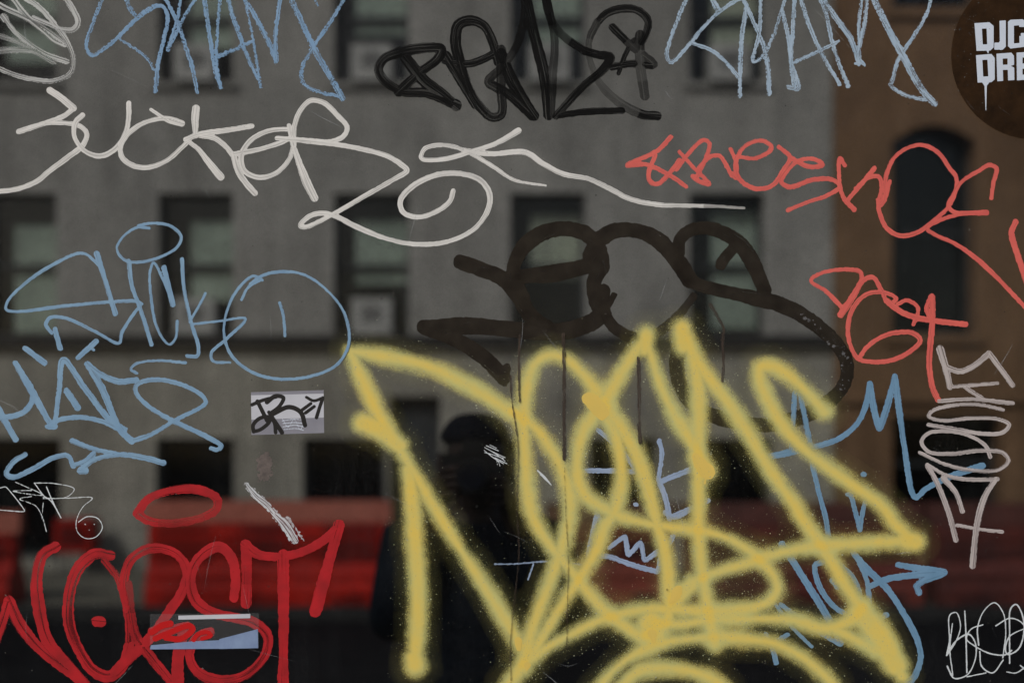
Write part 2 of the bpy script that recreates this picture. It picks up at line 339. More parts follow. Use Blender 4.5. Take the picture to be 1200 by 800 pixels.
# window air conditioners
rowname = ['under the upper', 'under the lower']
acl = {(2, 0): 'white window air conditioner with dark grille in second upper storey window behind blue tag',
       (3, 0): 'white window air conditioner in the upper storey window beside the black marker tag',
       (4, 0): 'white window air conditioner in the upper storey window behind the black marker tag',
       (5, 0): 'cream window air conditioner in the upper storey window nearest the brown building',
       (2, 1): 'white window air conditioner in lower storey window behind the blue circle tag',
       (3, 1): 'white window air conditioner in lower storey window below the white spiral'}
for (i, j, x, z) in acs:
    r = thing('air_conditioner', acl[(i, j)], 'air conditioner', (x, YF-.12, z-.05), 'window air conditioners on the tenement')
    wd, hh = .46, .36
    MB().box(x, x+wd, YF-.14, YF+.26, z-.048, z+hh).build('case', 'ac', r)
    MB().box(x+.12, x+wd-.12, YF-.146, YF-.141, z+.09, z+hh-.09).build('grille', 'acdark', r)
    for q in range(5):
        zz = z+.1+q*.036
        MB().box(x+.125, x+wd-.125, YF-.153, YF-.1465, zz, zz+.01).build('louvre', 'ac', r)

brown = thing('brick_building', 'brown brick building with arched black windows beside the grey tenement', 'building', (bx(1100), YF, 0))
def arch_pts(x0, x1, z0, z1, rise, n=10):
    pts = [(x0, z0), (x1, z0)]
    cx, hw = (x0+x1)/2, (x1-x0)/2
    for k in range(n+1):
        t = 1-2*k/n; pts.append((cx+hw*t, z1-rise+rise*math.sqrt(max(0, 1-t*t*.85))-rise*math.sqrt(.15)+rise*math.sqrt(.15)*0))
    return pts
bwin = []
BX0, BX1 = bx(976)+.004, bx(1700)
for c in (1044, 1254, 1464):
    bwin.append((bx(c), bx(c+98), bz(392), bz(147)))
    bwin.append((bx(c), bx(c+98), bz(12), bz(-170)))
    bwin.append((bx(c), bx(c+128), bz(600), bz(487)))
facade(brown, BX0, BX1, 0, bz(-230), bwin, 'brownstone', YF-.06, .5)
for k, (x0, x1, z0, z1) in enumerate(bwin):
    y = YF+.25
    wo = MB().box(x0, x0+.05, y, y+.06, z0, z1).box(x1-.05, x1, y, y+.06, z0, z1).box(x0+.05, x1-.05, y, y+.06, z0, z0+.05).box(x0+.05, x1-.05, y-.01, y+.05, (z0+z1)/2-.03, (z0+z1)/2+.03).build('arched_window', 'wframe', brown)
    MB().box(x0+.05, x1-.05, y+.025, y+.031, z0+.05, z1).build('pane', 'bpane', wo)
    MB().box(x0-.08, x1+.08, YF-.13, YF+.1, z0-.11, z0-.002).build('sill', 'brownstone', wo)
    if k % 3 != 2:      # segmental brick arch over the opening
        m = MB(); cx, hw = (x0+x1)/2, (x1-x0)/2; rise = .17; n = 12; v = []
        for q in range(n):
            ta, tb = -1+2*q/n, -1+2*(q+1)/n
            za, zb = z1-.005-.2*ta*ta, z1-.005-.2*tb*tb
            m.prism([(cx+hw*ta, min(za, z1)), (cx+hw*tb, min(zb, z1)), (cx+hw*tb, z1+.001), (cx+hw*ta, z1+.001)], 'y', YF-.06, YF+.2)
        m.build('arch', 'brownstone', wo)
MB().box(BX0, BX1, YF-.14, YF-.062, bz(472), bz(462)).build('string_course', 'brownstone', brown)
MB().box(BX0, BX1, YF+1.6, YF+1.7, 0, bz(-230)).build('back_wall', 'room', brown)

# reflected red plastic road barriers on the far kerb
def barrier(x0, x1, y, h, label, mats, slots=3):
    body, top, slot = mats
    r = thing('road_barrier', label, 'barrier', ((x0+x1)/2, y, 0), 'plastic barriers along the far kerb')
    prof = [(y-.27, 0), (y+.27, 0), (y+.27, .16), (y+.12, .38), (y+.09, h-.2), (y-.09, h-.2), (y-.12, .38), (y-.27, .16)]
    MB().prism(prof, 'x', x0+.05, x1-.05).build('body', body, r)
    MB().prism([(y-.1, h-.198), (y+.1, h-.198), (y+.075, h), (y-.075, h)], 'x', x0, x1).build('top_rail', top, r)
    n = slots; L = (x1-x0)/n
    for k in range(n):
        a = x0+L*k+.18*L; b = x0+L*k+.82*L
        MB().prism([(y-.135, .40), (y-.1, .40), (y-.085, h-.24), (y-.108, h-.24)], 'x', a, b).build('recess_panel', slot, r)
        MB().box(a+.08, b-.08, y-.285, y-.271, .02, .12).build('fork_slot', slot, r)
    for zz, d in ((.235, .225), (.47, .128), (.60, .116)):
        MB().box(x0+.07, x1-.07, y-d-.02, y-d+.02, zz, zz+.045).build('rib', body if zz != .47 else slot, r)
    for xx in (x0+.03, x1-.08):
        MB().box(xx, xx+.05, y-.06, y+.06, .3, h-.25).build('hinge_lug', body, r)
    return r
DB = 13.0; KB = DB/1.667*.001; YB = DB-DIST
def kx(p): return (p-600)*KB
HB = EYE-(588-505)*KB
RED = ('bred', 'bredtop', 'bslot'); RED_SHADE = ('bshade', 'bshadetop', 'bslotshade')
barrier(kx(162), kx(456), YB+.28, HB, 'reflected bright red plastic road barrier with faded top behind red tag', RED)
barrier(kx(-290), kx(14), YB+.28, HB-.1, 'reflected red plastic road barrier ending at the gap in the row', RED)
barrier(kx(640), kx(795), YB+.3, HB-.02, 'reflected orange red plastic road barrier darkened by painted shade behind the yellow spray paint', ('brustshade', 'bshadetop', 'bslotshade'), 2)
barrier(kx(800), kx(1090), YB+.3, HB-.02, 'reflected red plastic road barrier darkened by painted shade behind the arrow tag', RED_SHADE)
barrier(kx(1095), kx(1385), YB+.3, HB-.02, 'reflected red plastic road barrier darkened by painted shade behind the thin white scrawl', RED_SHADE)
# small red street box in the gap
xr = bx(105); nb = thing('newspaper_box', 'small red street box on legs standing against the tenement', 'newspaper box', (xr, YF-.45, 0))
MB().box(xr-.2, xr+.2, YF-.65, YF-.25, .25, .62).build('cabinet', 'bred', nb)
MB().box(xr-.15, xr+.15, YF-.656, YF-.651, .32, .55).build('door', 'bslot', nb)
for a in (-.17, .14):
    for b in (-.63, -.3): MB().box(xr+a, xr+a+.03, YF+b, YF+b+.03, 0, .25).build('leg', 'steel', nb)

# ------------------------------------------------------------------ the window
win = thing('shop_window', 'dusty shop window pane covered in graffiti, tinted to dim the solid street behind to its reflection', 'window', (0, 0, 0))
GX, GZ0, GZ1, GT = 1.9, .5, 3.0, .006
MB().box(-GX, GX, 0, GT, GZ0, GZ1).build('pane', 'pane', win)
MB().box(-GX-.09, GX+.09, -.05, .07, GZ0-.1, GZ0).build('bottom_rail', 'steel', win)
MB().box(-GX-.09, GX+.09, -.05, .07, GZ1, GZ1+.09).build('head_rail', 'steel', win)
for s in (-1, 1): MB().box(min(s*GX, s*(GX+.09)), max(s*GX, s*(GX+.09)), -.05, .07, GZ0, GZ1).build('post', 'steel', win)
MB().box(-GX-.09, GX+.09, -.04, .06, 0, GZ0-.1).build('stall_riser', 'steel', win)

# ------------------------------------------------------------------ paint on the glass
# strokes are given in millimetres on the glass: 600,505 is the point level with the eye
def vnoise(x, y, seed=0):
    def h(i, j):
        n = (i*374761393 + j*668265263 + seed*974711) & 0x7fffffff
        n = ((n ^ (n >> 13))*1274126177) & 0x7fffffff
        return ((n ^ (n >> 16)) & 0xffff)/65535.0
    xi, yi = np.floor(x).astype(np.int64), np.floor(y).astype(np.int64); fx, fy = x-xi, y-yi
    fx, fy = fx*fx*(3-2*fx), fy*fy*(3-2*fy)
    return (h(xi, yi)*(1-fx)+h(xi+1, yi)*fx)*(1-fy)+(h(xi, yi+1)*(1-fx)+h(xi+1, yi+1)*fx)*fy
def P(o, *c):
    """points read off a 4x enlargement whose corner is o"""
    if isinstance(o, str): o = (300*int(o[0]), 200*int(o[1]))
    return [(o[0]+c[i]/4, o[1]+c[i+1]/4) for i in range(0, len(c), 2)]
def Q(o, *c): return [(o[0]+c[i]/2.963, o[1]+c[i+1]/2.963) for i in range(0, len(c), 2)]
def X(*c): return [(c[i], c[i+1]) for i in range(0, len(c), 2)]
def spline(pts, step=.7):
    p = np.array(pts, float)
    keep = [0]+[i for i in range(1, len(p)) if np.hypot(*(p[i]-p[i-1])) > .3]; p = p[keep]
    if len(p) == 1: p = np.vstack([p, p+.4])
    if len(p) == 2: p = np.array([p[0], (p[0]*2+p[1])/3, (p[0]+2*p[1])/3, p[1]])
    q = np.vstack([2*p[0]-p[1], p, 2*p[-1]-p[-2]]); out = []
    for i in range(1, len(q)-2):
        p0, p1, p2, p3 = q[i-1], q[i], q[i+1], q[i+2]
        d = [max(np.hypot(*(b-a)), 1e-3)**.5 for a, b in ((p0, p1), (p1, p2), (p2, p3))]
        t0 = 0; t1 = d[0]; t2 = t1+d[1]; t3 = t2+d[2]
        n = max(2, int(np.hypot(*(p2-p1))/step)); t = np.linspace(t1, t2, n, endpoint=False)[:, None]
        A1 = (t1-t)/(t1-t0)*p0+(t-t0)/(t1-t0)*p1; A2 = (t2-t)/(t2-t1)*p1+(t-t1)/(t2-t1)*p2; A3 = (t3-t)/(t3-t2)*p2+(t-t2)/(t3-t2)*p3
        B1 = (t2-t)/(t2-t0)*A1+(t-t0)/(t2-t0)*A2; B2 = (t3-t)/(t3-t1)*A2+(t-t1)/(t3-t1)*A3
        out.append((t2-t)/(t2-t1)*B1+(t-t1)/(t2-t1)*B2)
    out = np.vstack(out+[p[-1:]])
    s = np.concatenate([[0], np.cumsum(np.hypot(*np.diff(out, axis=0).T))])
    return out, s
def gpos(px, py, depth): return np.stack([(px-600)*.001, np.full_like(px, -depth), EYE+(505-py)*.001], 1)
LAYER = [0]
def next_depth():
    LAYER[0] += 1; return .0003 + LAYER[0]*.000018
CASES = {}
for case in range(1, 16):
    ins = [(case >> k) & 1 for k in range(4)]; poly = []
    for k in range(4):
        if ins[k]: poly.append(k)
        if ins[k] != ins[(k+1) % 4]: poly.append(4+k)
    CASES[case] = poly
def contour(F, x0, y0, h, attrs):
    """marching squares: polygons where F<0; corners run (0,0),(1,0),(1,1),(0,1)"""
    ny, nx = F.shape; inside = F < 0
    idx = np.arange(nx*ny).reshape(ny, nx)
    c = [inside[:-1, :-1], inside[:-1, 1:], inside[1:, 1:], inside[1:, :-1]]
    case = c[0]*1+c[1]*2+c[2]*4+c[3]*8
    vid = -np.ones(nx*ny, np.int64); V = []; A = []; n = 0
    gi = np.flatnonzero(inside.ravel()); vid[gi] = np.arange(len(gi)); n = len(gi)
    gy, gx = np.divmod(gi, nx); V.append(np.stack([x0+gx*h, y0+gy*h], 1)); A.append(attrs.reshape(-1, 3)[gi])
    def edges(ia, ib, dx, dy):
        nonlocal n
        m = (inside.ravel()[ia] != inside.ravel()[ib]); a, b = ia[m], ib[m]
        fa, fb = F.ravel()[a], F.ravel()[b]; t = fa/(fa-fb); t = np.clip(t, .02, .98)
        ay, ax = np.divmod(a, nx); V.append(np.stack([x0+(ax+dx*t)*h, y0+(ay+dy*t)*h], 1))
        ii = np.where(inside.ravel()[a], a, b); A.append(attrs.reshape(-1, 3)[ii])
        mp = -np.ones(nx*ny, np.int64); mp[a] = n+np.arange(len(a)); n += len(a); return mp
    he = edges(idx[:, :-1].ravel(), idx[:, 1:].ravel(), 1, 0)
    ve = edges(idx[:-1, :].ravel(), idx[1:, :].ravel(), 0, 1)
    faces = []; cy, cx = np.nonzero(case); cc = case[cy, cx]
    for k, poly in CASES.items():
        m = cc == k
        if not m.any(): continue
        y, x = cy[m], cx[m]; i00 = y*nx+x
        look = {0: vid[i00], 1: vid[i00+1], 2: vid[i00+nx+1], 3: vid[i00+nx], 4: he[i00], 5: ve[i00+1], 6: he[i00+nx], 7: ve[i00]}
        faces += np.stack([look[q] for q in poly[::-1]], 1).tolist()
    return np.vstack(V), faces, np.vstack(A)
def stroke_field(strokes, h, margin):
    """strokes: list of (pts, width, opacity, taper); returns F (distance-radius), along, across, opacity"""
    dense = []
    for pts, wd, op, tp in strokes:
        p, s = spline(pts); L = max(s[-1], 1e-6); r = np.full(len(p), wd/2)
        r = r*(1+.13*(vnoise(s/38, s*0+len(p), 3)-.5)*2)-.38
        if tp: r = r*np.interp(s/L, np.linspace(0, 1, len(tp)), tp)
        dense.append((p, s, r, op))
    allp = np.vstack([d[0] for d in dense]); rm = max(d[2].max() for d in dense)+margin+2
    x0, y0 = allp.min(0)-rm; x1, y1 = allp.max(0)+rm
    nx, ny = int((x1-x0)/h)+2, int((y1-y0)/h)+2
    F = np.full((ny, nx), 99.); At = np.zeros((ny, nx, 3))
    for p, s, r, op in dense:
        tg = np.gradient(p, axis=0) if len(p) > 1 else np.array([[1., 0.]])
        tg /= np.maximum(np.hypot(tg[:, 0], tg[:, 1])[:, None], 1e-9)
        for k in range(len(p)):
            rr = r[k]+margin
            ia, ib = max(0, int((p[k, 0]-rr-x0)/h)), min(nx, int((p[k, 0]+rr-x0)/h)+2)
            ja, jb = max(0, int((p[k, 1]-rr-y0)/h)), min(ny, int((p[k, 1]+rr-y0)/h)+2)
            dx = x0+np.arange(ia, ib)*h-p[k, 0]; dy = (y0+np.arange(ja, jb)*h-p[k, 1])[:, None]
            f = np.sqrt(dx*dx+dy*dy)-r[k]; sub = F[ja:jb, ia:ib]; m = f < sub
            if not m.any(): continue
            sub[m] = f[m]; t = (tg[k, 0]*dy-tg[k, 1]*dx)/max(r[k], .1)
            a = At[ja:jb, ia:ib]; a[..., 0][m] = s[k]*.001*8; a[..., 1][m] = np.broadcast_to(t, m.shape)[m]; a[..., 2][m] = op[min(len(op)-1, int(len(op)*k/len(p)))] if isinstance(op, (list, tuple)) else op
    return F, At, x0, y0
def tag(label, mat, parts, width, group=None, ws=1.0, chew=.5, chew_scale=2.2, h=1.0, cat='graffiti'):
    """one graffiti tag: parts = list of (part name, [stroke,...]); stroke = pts or dict(p=,w=,o=,t=)"""
    allp = np.array([q for _, ss in parts for s in ss for q in (s['p'] if isinstance(s, dict) else s)])
    cx = (allp[:, 0].min()+allp[:, 0].max())/2; by = allp[:, 1].max()
    root = thing('graffiti_tag', label, cat, ((cx-600)*.001, -.0003, EYE+(505-by)*.001), group)
    for name, ss in parts:
        st = []
        for s in ss:
            if not isinstance(s, dict): s = dict(p=s)
            st.append((s['p'], s.get('w', width)*ws, s.get('o', 1.0), s.get('t')))
        F, At, x0, y0 = stroke_field(st, h, 2.0)
        ny, nx = F.shape; gx, gy = np.meshgrid(x0+np.arange(nx)*h, y0+np.arange(ny)*h)
        F = F + (vnoise(gx/chew_scale, gy/chew_scale, 5)-.5)*2*chew + (vnoise(gx/chew_scale*2.3, gy/chew_scale*2.3, 9)-.5)*chew
        V, faces, A = contour(F, x0, y0, h, At)
        mesh_obj(name, gpos(V[:, 0], V[:, 1], next_depth()+(.0022 if name == 'drip' else 0)), faces, 'dripink' if name == 'drip' else mat, root, True, A)
    return root
def D(p, w=None, o=1.0, t=None):
    d = dict(p=p, o=o)
    if w: d['w'] = w
    if t: d['t'] = t
    return d
END = (1, 1, 1, .8)
M['speckgrey'] = paint('flaked_grey', (.22, .22, .23), (.12, .12, .125), 0, .9)
def dots(name, pts, rad, mat, parent, sides=6, op=1.0):
    k = np.arange(sides)*2*math.pi/sides; dep = next_depth(); V = []; Fc = []; A = []
    for i, ((x, y), r) in enumerate(zip(pts, rad)):
        V.append(gpos(x+r*np.cos(k), y+r*np.sin(k)*.9, dep)); Fc.append(list(range(i*sides, (i+1)*sides))); A += [(i*.01, 0, op)]*sides
    o = mesh_obj(name, np.vstack(V), Fc, mat, parent, False, A); o['kind'] = 'stuff'; return o
def sharp(pts, e=.8):
    out = [pts[0]]
    for a, b, c in zip(pts, pts[1:], pts[2:]):
        for o in (a, c):
            d = math.hypot(o[0]-b[0], o[1]-b[1]); k = min(e/max(d, 1e-6), .3); out.append((b[0]+(o[0]-b[0])*k, b[1]+(o[1]-b[1])*k))
    return out+[pts[-1]]
def S(*a): return sharp(P(*a))
# ---- dark brown dripping tag
tag('thick dark brown ink tag of joined loops with long drips', 'dark', [
 ('letter', [X(540,307, 562,315, 588,326, 608,348, 622,370, 642,386), X(612,348, 601,322, 610,294, 634,274, 662,268, 688,275, 701,291, 704,310, 696,332, 699,355, 706,366, 696,376, 670,386, 640,389, 600,386, 556,382, 497,383),
             X(609,324, 650,320, 692,311), D(X(694,300, 699,292, 704,312), 24), D(X(497,384, 532,397, 566,418, 590,442), 16), D(X(588,436, 594,430, 591,448), 9)]),
 ('letter', [P('21',420,315, 470,285, 540,277, 620,292, 690,330, 740,380, 790,450, 830,515), D(P('21',430,560, 432,650, 465,720, 530,768, 600,792), 15), D(P('21',600,792, 680,760, 760,700, 850,590), 11, .9), D(P('21',445,640, 465,610, 478,585), 8)]),
 ('letter', [D(P('21',780,390, 785,330, 830,283, 900,268, 980,288, 1060,335, 1110,400, 1150,480, 1185,560), 17), D(P('21',1035,365, 1005,400, 980,438), 13),
             D(P('21',790,430, 850,520, 930,550, 1040,575, 1140,598, 1220,615)+Q((800,250),320,310, 400,345, 480,400, 540,460, 570,520, 562,590, 500,660, 400,710, 290,735, 180,720)+X(842,489, 812,474, 797,450, 793,425, 797,400), 17, 1)]),
 ('drip', [D(X(598,440, 600,470, 607,520, 606,600, 608,650, 603,700, 598,760, 599,800), 2.8, (.9,.55,.45,.45,.5)), D(X(609,392, 608,430, 609,470), 3)]),
 ('drip', [D(X(660,392, 661,430, 661,480, 661,538), 4.6), D(X(661,538, 663,600, 666,660, 665,700, 664,760), 2.2, .45)]),
 ('drip', [D(X(748,420, 749,460, 749,500, 750,518), 4.4)]),
 ('drip', [D(P('21',930,630, 965,690, 990,740, 985,800, 990,900, 985,985), 4.5)]),
], 18, ws=1.06, chew=.55, chew_scale=3)
# ---- lavender blue tags under the yellow
dk = bpy.data.objects['graffiti_tag']
F, At, x0, y0 = stroke_field([(X(a, b, a+rng.normal(0, .3), b+c), 1.0, .55, (.5, 1, .4)) for a, b, c in ((555,306,8), (572,313,4), (653,262,10), (661,264,12), (725,272,5), (747,265,6), (815,262,9), (834,261,9), (544,380,6), (640,392,5), (700,355,4), (870,345,6), (826,340,5), (518,392,7), (560,416,6))], .5, 2)
V, f_, A = contour(F, x0, y0, .5, At); o = mesh_obj('scratch', gpos(V[:, 0], V[:, 1], next_depth()), f_, 'thin', dk, False, A); o['kind'] = 'stuff'
pf = np.array(Q((800,250),400,345, 440,368, 480,400, 520,435, 545,470, 565,520, 562,590, 540,620)); kk = rng.integers(0, len(pf)-1, 80); ff = rng.random((80, 1))
dots('flaked_paint', pf[kk]*(1-ff)+pf[kk+1]*ff+rng.normal(0, 4.2, (80, 2)), np.clip(rng.lognormal(-.6, .75, 80), .2, 2.4), 'speckgrey', dk, 5, .55)
tag('lavender blue marker tag with spiky crown under yellow spray paint', 'lav', [
 ('letter', [P('22',340,605, 480,606, 580,610), P('22',400,412, 460,462, 520,520, 580,600)]),
 ('letter', [P('22',690,465, 702,520, 685,650), P('22',690,660, 760,630, 840,600), P('22',690,660, 715,720, 740,830), P('22',740,825, 830,785, 920,745)]),
 ('dot', [D(P('22',578,763, 583,764), 6)]),
 ('crown', [S('23',400,0, 380,90, 358,205, 450,205, 560,245, 685,277, 697,220, 755,110), S('23',455,165, 530,112, 545,200, 603,140, 622,225, 700,172), P('23',400,10, 430,70), P('23',720,0, 760,22, 830,-10)]),
 ('underline', [D(P('23',-80,242, 30,240, 160,230, 330,245), 2.6, .8), D(P('23',100,245, 75,315), 3)]),
], 6.5)
tag('blue marker tag with pointed peaks and long hook beside white vertical tag', 'blue', [
 ('letter', [P('32',-30,545, 0,540, 110,517, 230,490, 340,450, 420,380, 460,290, 478,200), S('32',478,200, 495,310, 522,408, 560,300, 595,165), P('32',595,165, 612,300, 640,500, 690,730, 740,690, 860,630, 1005,582)]),
 ('letter', [D(P('32',108,500, 118,370, 125,240), 6), D(P('32',150,240, 190,450, 222,640, 270,830, 285,920), 7)]),
 ('letter', [D(P('32',380,640, 382,650), 6), D(P('32',390,720, 430,880), 6), D(P('32',430,880, 445,790, 462,690, 372,716), 6)]),
 ('dot', [D(P('32',446,622, 450,622), 7)]),
], 8)
tag('blue marker tag ending in an arrow under the yellow paint', 'blue', [
 ('letter', [D(P('33',60,432, 180,520, 335,618), 7), D(P('33',35,430, 120,545, 205,628), 5), P('33',65,150, 190,345, 270,475, 340,612)]),
 ('letter', [D(P('33',258,232, 222,245, 225,300, 260,380, 320,450, 360,472), 7), D(P('33',325,235, 390,295, 425,360, 432,420), 7), D(P('33',300,315, 325,350), 7)]),
 ('letter', [D(P('33',475,420, 465,330, 440,260, 400,190), 7), P('33',400,190, 470,270, 560,360, 640,480, 700,600, 715,680, 690,760, 650,805)]),
 ('arrow', [P('33',470,350, 560,312, 700,292, 825,282), S('33',610,245, 720,265, 825,282, 730,318, 695,345, 708,375)]),
 ('letter', [D(P('33',505,512, 530,495, 555,480), 8), D(P('33',-10,570, 15,620, 38,705), 6), D(P('33',40,602, 92,572), 6)]),
], 8.5)
# ---- yellow spray paint
def spray_all(root, letters, h=1.8, core=7.0, fall=16.0):
    """one continuous coat of paint: densities add up on a common grid, each letter owns the cells it covers most"""
    fields = [stroke_field([(s['p'], s.get('w', 2*core), 1.0, s.get('t')) for s in l], h, fall*1.9) for l in letters]
    X0 = min(f[2] for f in fields); Y0 = min(f[3] for f in fields)
    nx = max(int((f[2]-X0)/h)+f[0].shape[1] for f in fields)+2; ny = max(int((f[3]-Y0)/h)+f[0].shape[0] for f in fields)+2
    inv = np.ones((ny, nx)); best = np.zeros((ny, nx)); own = -np.ones((ny, nx), int); thick = np.zeros((ny, nx))
    gx, gy = np.meshgrid(X0+np.arange(nx)*h, Y0+np.arange(ny)*h)
    wob = (vnoise(gx/7, gy/7, 31)-.5)*1.8+(vnoise(gx/45, gy/45, 32)-.5)*5
    for k, (F, _, x0, y0) in enumerate(fields):
        i, j = int(round((x0-X0)/h)), int(round((y0-Y0)/h)); sl = (slice(j, j+F.shape[0]), slice(i, i+F.shape[1]))
        G = F+wob[sl]*np.clip((F+core)/core, 0, 1)
        d = np.clip(1-(G+5.2)/fall, 0, 1); d = d*d*(3-2*d)
        d = np.maximum(d, .11*np.clip(1-G/(fall*1.8), 0, 1)**2)*np.where(F > 90, 0, 1)
        inv[sl] *= 1-np.clip(d, 0, 1); m = d > best[sl]; best[sl][m] = d[m]; own[sl][m] = k
        thick[sl] += np.clip(-F/core, 0, 1)**.7*.8
    dens = 1-inv; dep = next_depth(); idx = np.arange(nx*ny).reshape(ny, nx)
    cell = (dens[:-1, :-1]+dens[1:, 1:]+dens[:-1, 1:]+dens[1:, :-1]) > .03; co = own[:-1, :-1]
    P3 = gpos(gx.ravel(), gy.ravel(), dep); A = np.stack([dens.ravel(), np.clip(thick, 0, 1.6).ravel(), dens.ravel()*0], 1)
    for k in range(len(letters)):
        y, x = np.nonzero(cell & (co == k)); i = y*nx+x
        fc = np.stack([i, i+nx, i+nx+1, i+1], 1); u, iv = np.unique(fc.ravel(), return_inverse=True)
        mesh_obj('letter', P3[u], iv.reshape(-1, 4).tolist(), 'yellow', root, True, A[u])
yroot = thing('spray_paint_tag', 'large fuzzy yellow spray paint tag of sweeping crossed strokes', 'graffiti', ((740-600)*.001, -.0003, EYE+(505-800)*.001))
YL = [
 [D(X(410,411, 425,445, 442,482, 465,520, 495,570, 530,628, 570,690, 598,735, 609,755)), D(X(425,495, 445,503, 468,522), 20), D(X(479,550, 484,600, 488,660, 490,710, 486,775), 17), D(X(485,770, 487,778), 24),
  D(X(411,411, 450,417, 500,428, 550,452, 590,477, 615,492))],
 [D(X(600,482)+P('22',100,400, 180,500, 240,620, 268,740)+P('23',268,20, 240,140, 185,310, 110,500, 50,710)),
  D(P('23',660,565, 600,580, 520,530, 430,460, 350,370, 270,270, 180,160, 100,30)+P('22',75,720, 60,560, 55,380, 70,210, 110,105, 180,68, 250,85, 330,155, 400,240)),
  D(P('22',380,255, 430,300), 22)],
 [D(P('22',430,300, 510,400, 590,540, 640,690)+P('23',680,50, 718,180, 738,340, 738,470, 700,540, 660,570), 17), D(P('23',655,520, 660,560), 32),
  D(P('22',395,330, 340,420, 312,520, 312,640, 350,725, 430,780)+P('23',500,15, 620,48, 760,70, 900,88, 1010,120, 1110,175)+P('33',-30,230, 30,300, 45,360, 10,410, -50,440)+P('23',1060,455, 950,462, 780,455, 640,452, 520,472, 400,510, 280,570, 150,640, 60,710, -20,810)),
  D(P('22',430,340, 480,420, 512,560, 510,690, 480,800)+P('23',440,60, 400,170, 330,290, 250,410, 170,540, 60,730), 14)],
 [D(P('22',450,260, 520,140, 580,50, 620,-10), 14), D(P('22',620,-20, 650,60, 690,190, 760,340, 840,470, 905,590)), D(P('22',870,540, 910,605), 21), D(P('22',630,-25, 625,40), 18)],
 [D(P('22',800,-50, 840,60, 868,200, 872,400, 872,600, 872,760)+P('23',872,100, 885,250, 912,430, 945,610), 15), D(P('22',795,-60, 800,20), 20),
  D(P('22',800,-40, 890,130, 1000,270, 1090,410, 1180,560)+P('32',60,680, 130,780)+P('33',150,20, 230,130, 300,240, 360,340, 420,430, 480,520, 560,640, 625,770), 15), D(P('33',430,460, 520,580, 600,720), 24)],
 [D(P('32',265,325, 180,230, 90,150, 20,112, -30,115, -40,160, 10,290, 70,390, 160,490, 290,595, 420,685, 540,770)+P('33',600,55, 660,110, 690,140)), D(P('33',690,130, 560,135, 400,145, 250,155, 100,178, -10,205)+P('23',1090,240, 980,272, 860,320, 790,370)), D(P('33',645,125, 695,135), 22), D(P('23',770,400, 850,330), 20)],
 [D(P('23',400,840, 470,750, 570,670, 700,615, 850,592, 1000,585, 1150,600)+P('33',20,610, 130,660, 230,730, 310,810), 12), D(P('23',500,830, 590,750, 720,730, 850,748, 950,790, 1000,840), 13)],
 [D(P('23',680,520, 800,525, 950,500, 1100,500)+P('33',-20,500, 120,505, 280,545, 400,500, 450,440), 12), D(P('33',300,540, 400,590, 500,650), 12)],
]
spray_all(yroot, YL)
def wet(strokes, w):
    F, At, x0, y0 = stroke_field([(p, w_, 1, tp) for p, w_, tp in strokes], .8, 2)
    ny, nx = F.shape; gx, gy = np.meshgrid(x0+np.arange(nx)*.8, y0+np.arange(ny)*.8); F = F+(vnoise(gx/5, gy/5, 41)-.5)*2
    V, f_, A = contour(F, x0, y0, .8, At); mesh_obj('wet_blob', gpos(V[:, 0], V[:, 1], next_depth()+.0001), f_, 'wetyellow', yroot, True, A)
wet([(X(815,535, 822,545, 829,553), 17, (.5, .9, 1)), (X(827,558, 826,566), 3, None)], 0)
wet([(X(690,467, 700,476, 706,484), 18, (.9, 1, .8))], 0)
wet([(X(795,690, 790,700, 786,704), 13, (.8, 1, .4))], 0)
wet([(X(764,742, 766,750), 12, (1, .5))], 0)
wet([(X(607,750, 608,760), 10, (1, .5))], 0)
wet([(X(618,778, 617,784), 9, (1, .4))], 0)
# overspray flecks scattered round the spray strokes
yp = np.vstack([spline(s['p'])[0] for l in YL for s in l])
n = 9000; b = yp[rng.integers(0, len(yp), n)]; an = rng.uniform(0, 2*math.pi, n); rr = 13+np.abs(rng.normal(0, 13, n))
M['fleck'] = paint('overspray_flecks', (.58, .60, .42), (.45, .48, .33), 0, .9)
dots('overspray', b+np.stack([np.cos(an), np.sin(an)], 1)*rr[:, None], np.clip(rng.lognormal(-1.35, .45, n), .15, 1.0), 'fleck', yroot, 6, .62)
# ---- worn white loops
tag('worn see-through white marker loops in the window corner above the white script', 'ghost', [
 ('loop', [P('00',-40,0, 20,35, 110,78, 200,130, 250,165, 300,205), P('00',55,-15, 130,80, 215,155, 255,190, 302,212)]),
 ('loop', [P('00',110,-15, 190,40, 260,120, 315,195, 345,280, 330,345, 250,380, 150,372, 60,348, -30,310)]),
 ('loop', [P('00',298,-20, 345,50, 366,105, 345,140, 290,140, 230,115, 160,85)]),
 ('stroke', [P('00',20,85, 70,150, 150,215, 220,258, 312,290), D(P('00',18,82, 24,90), 10), D(P('00',-10,165, 80,198, 150,228, 230,272, 255,292), 7, .55), D(P('00',-10,240, 80,236, 160,242, 245,288), 9, .6)]),
], 7)
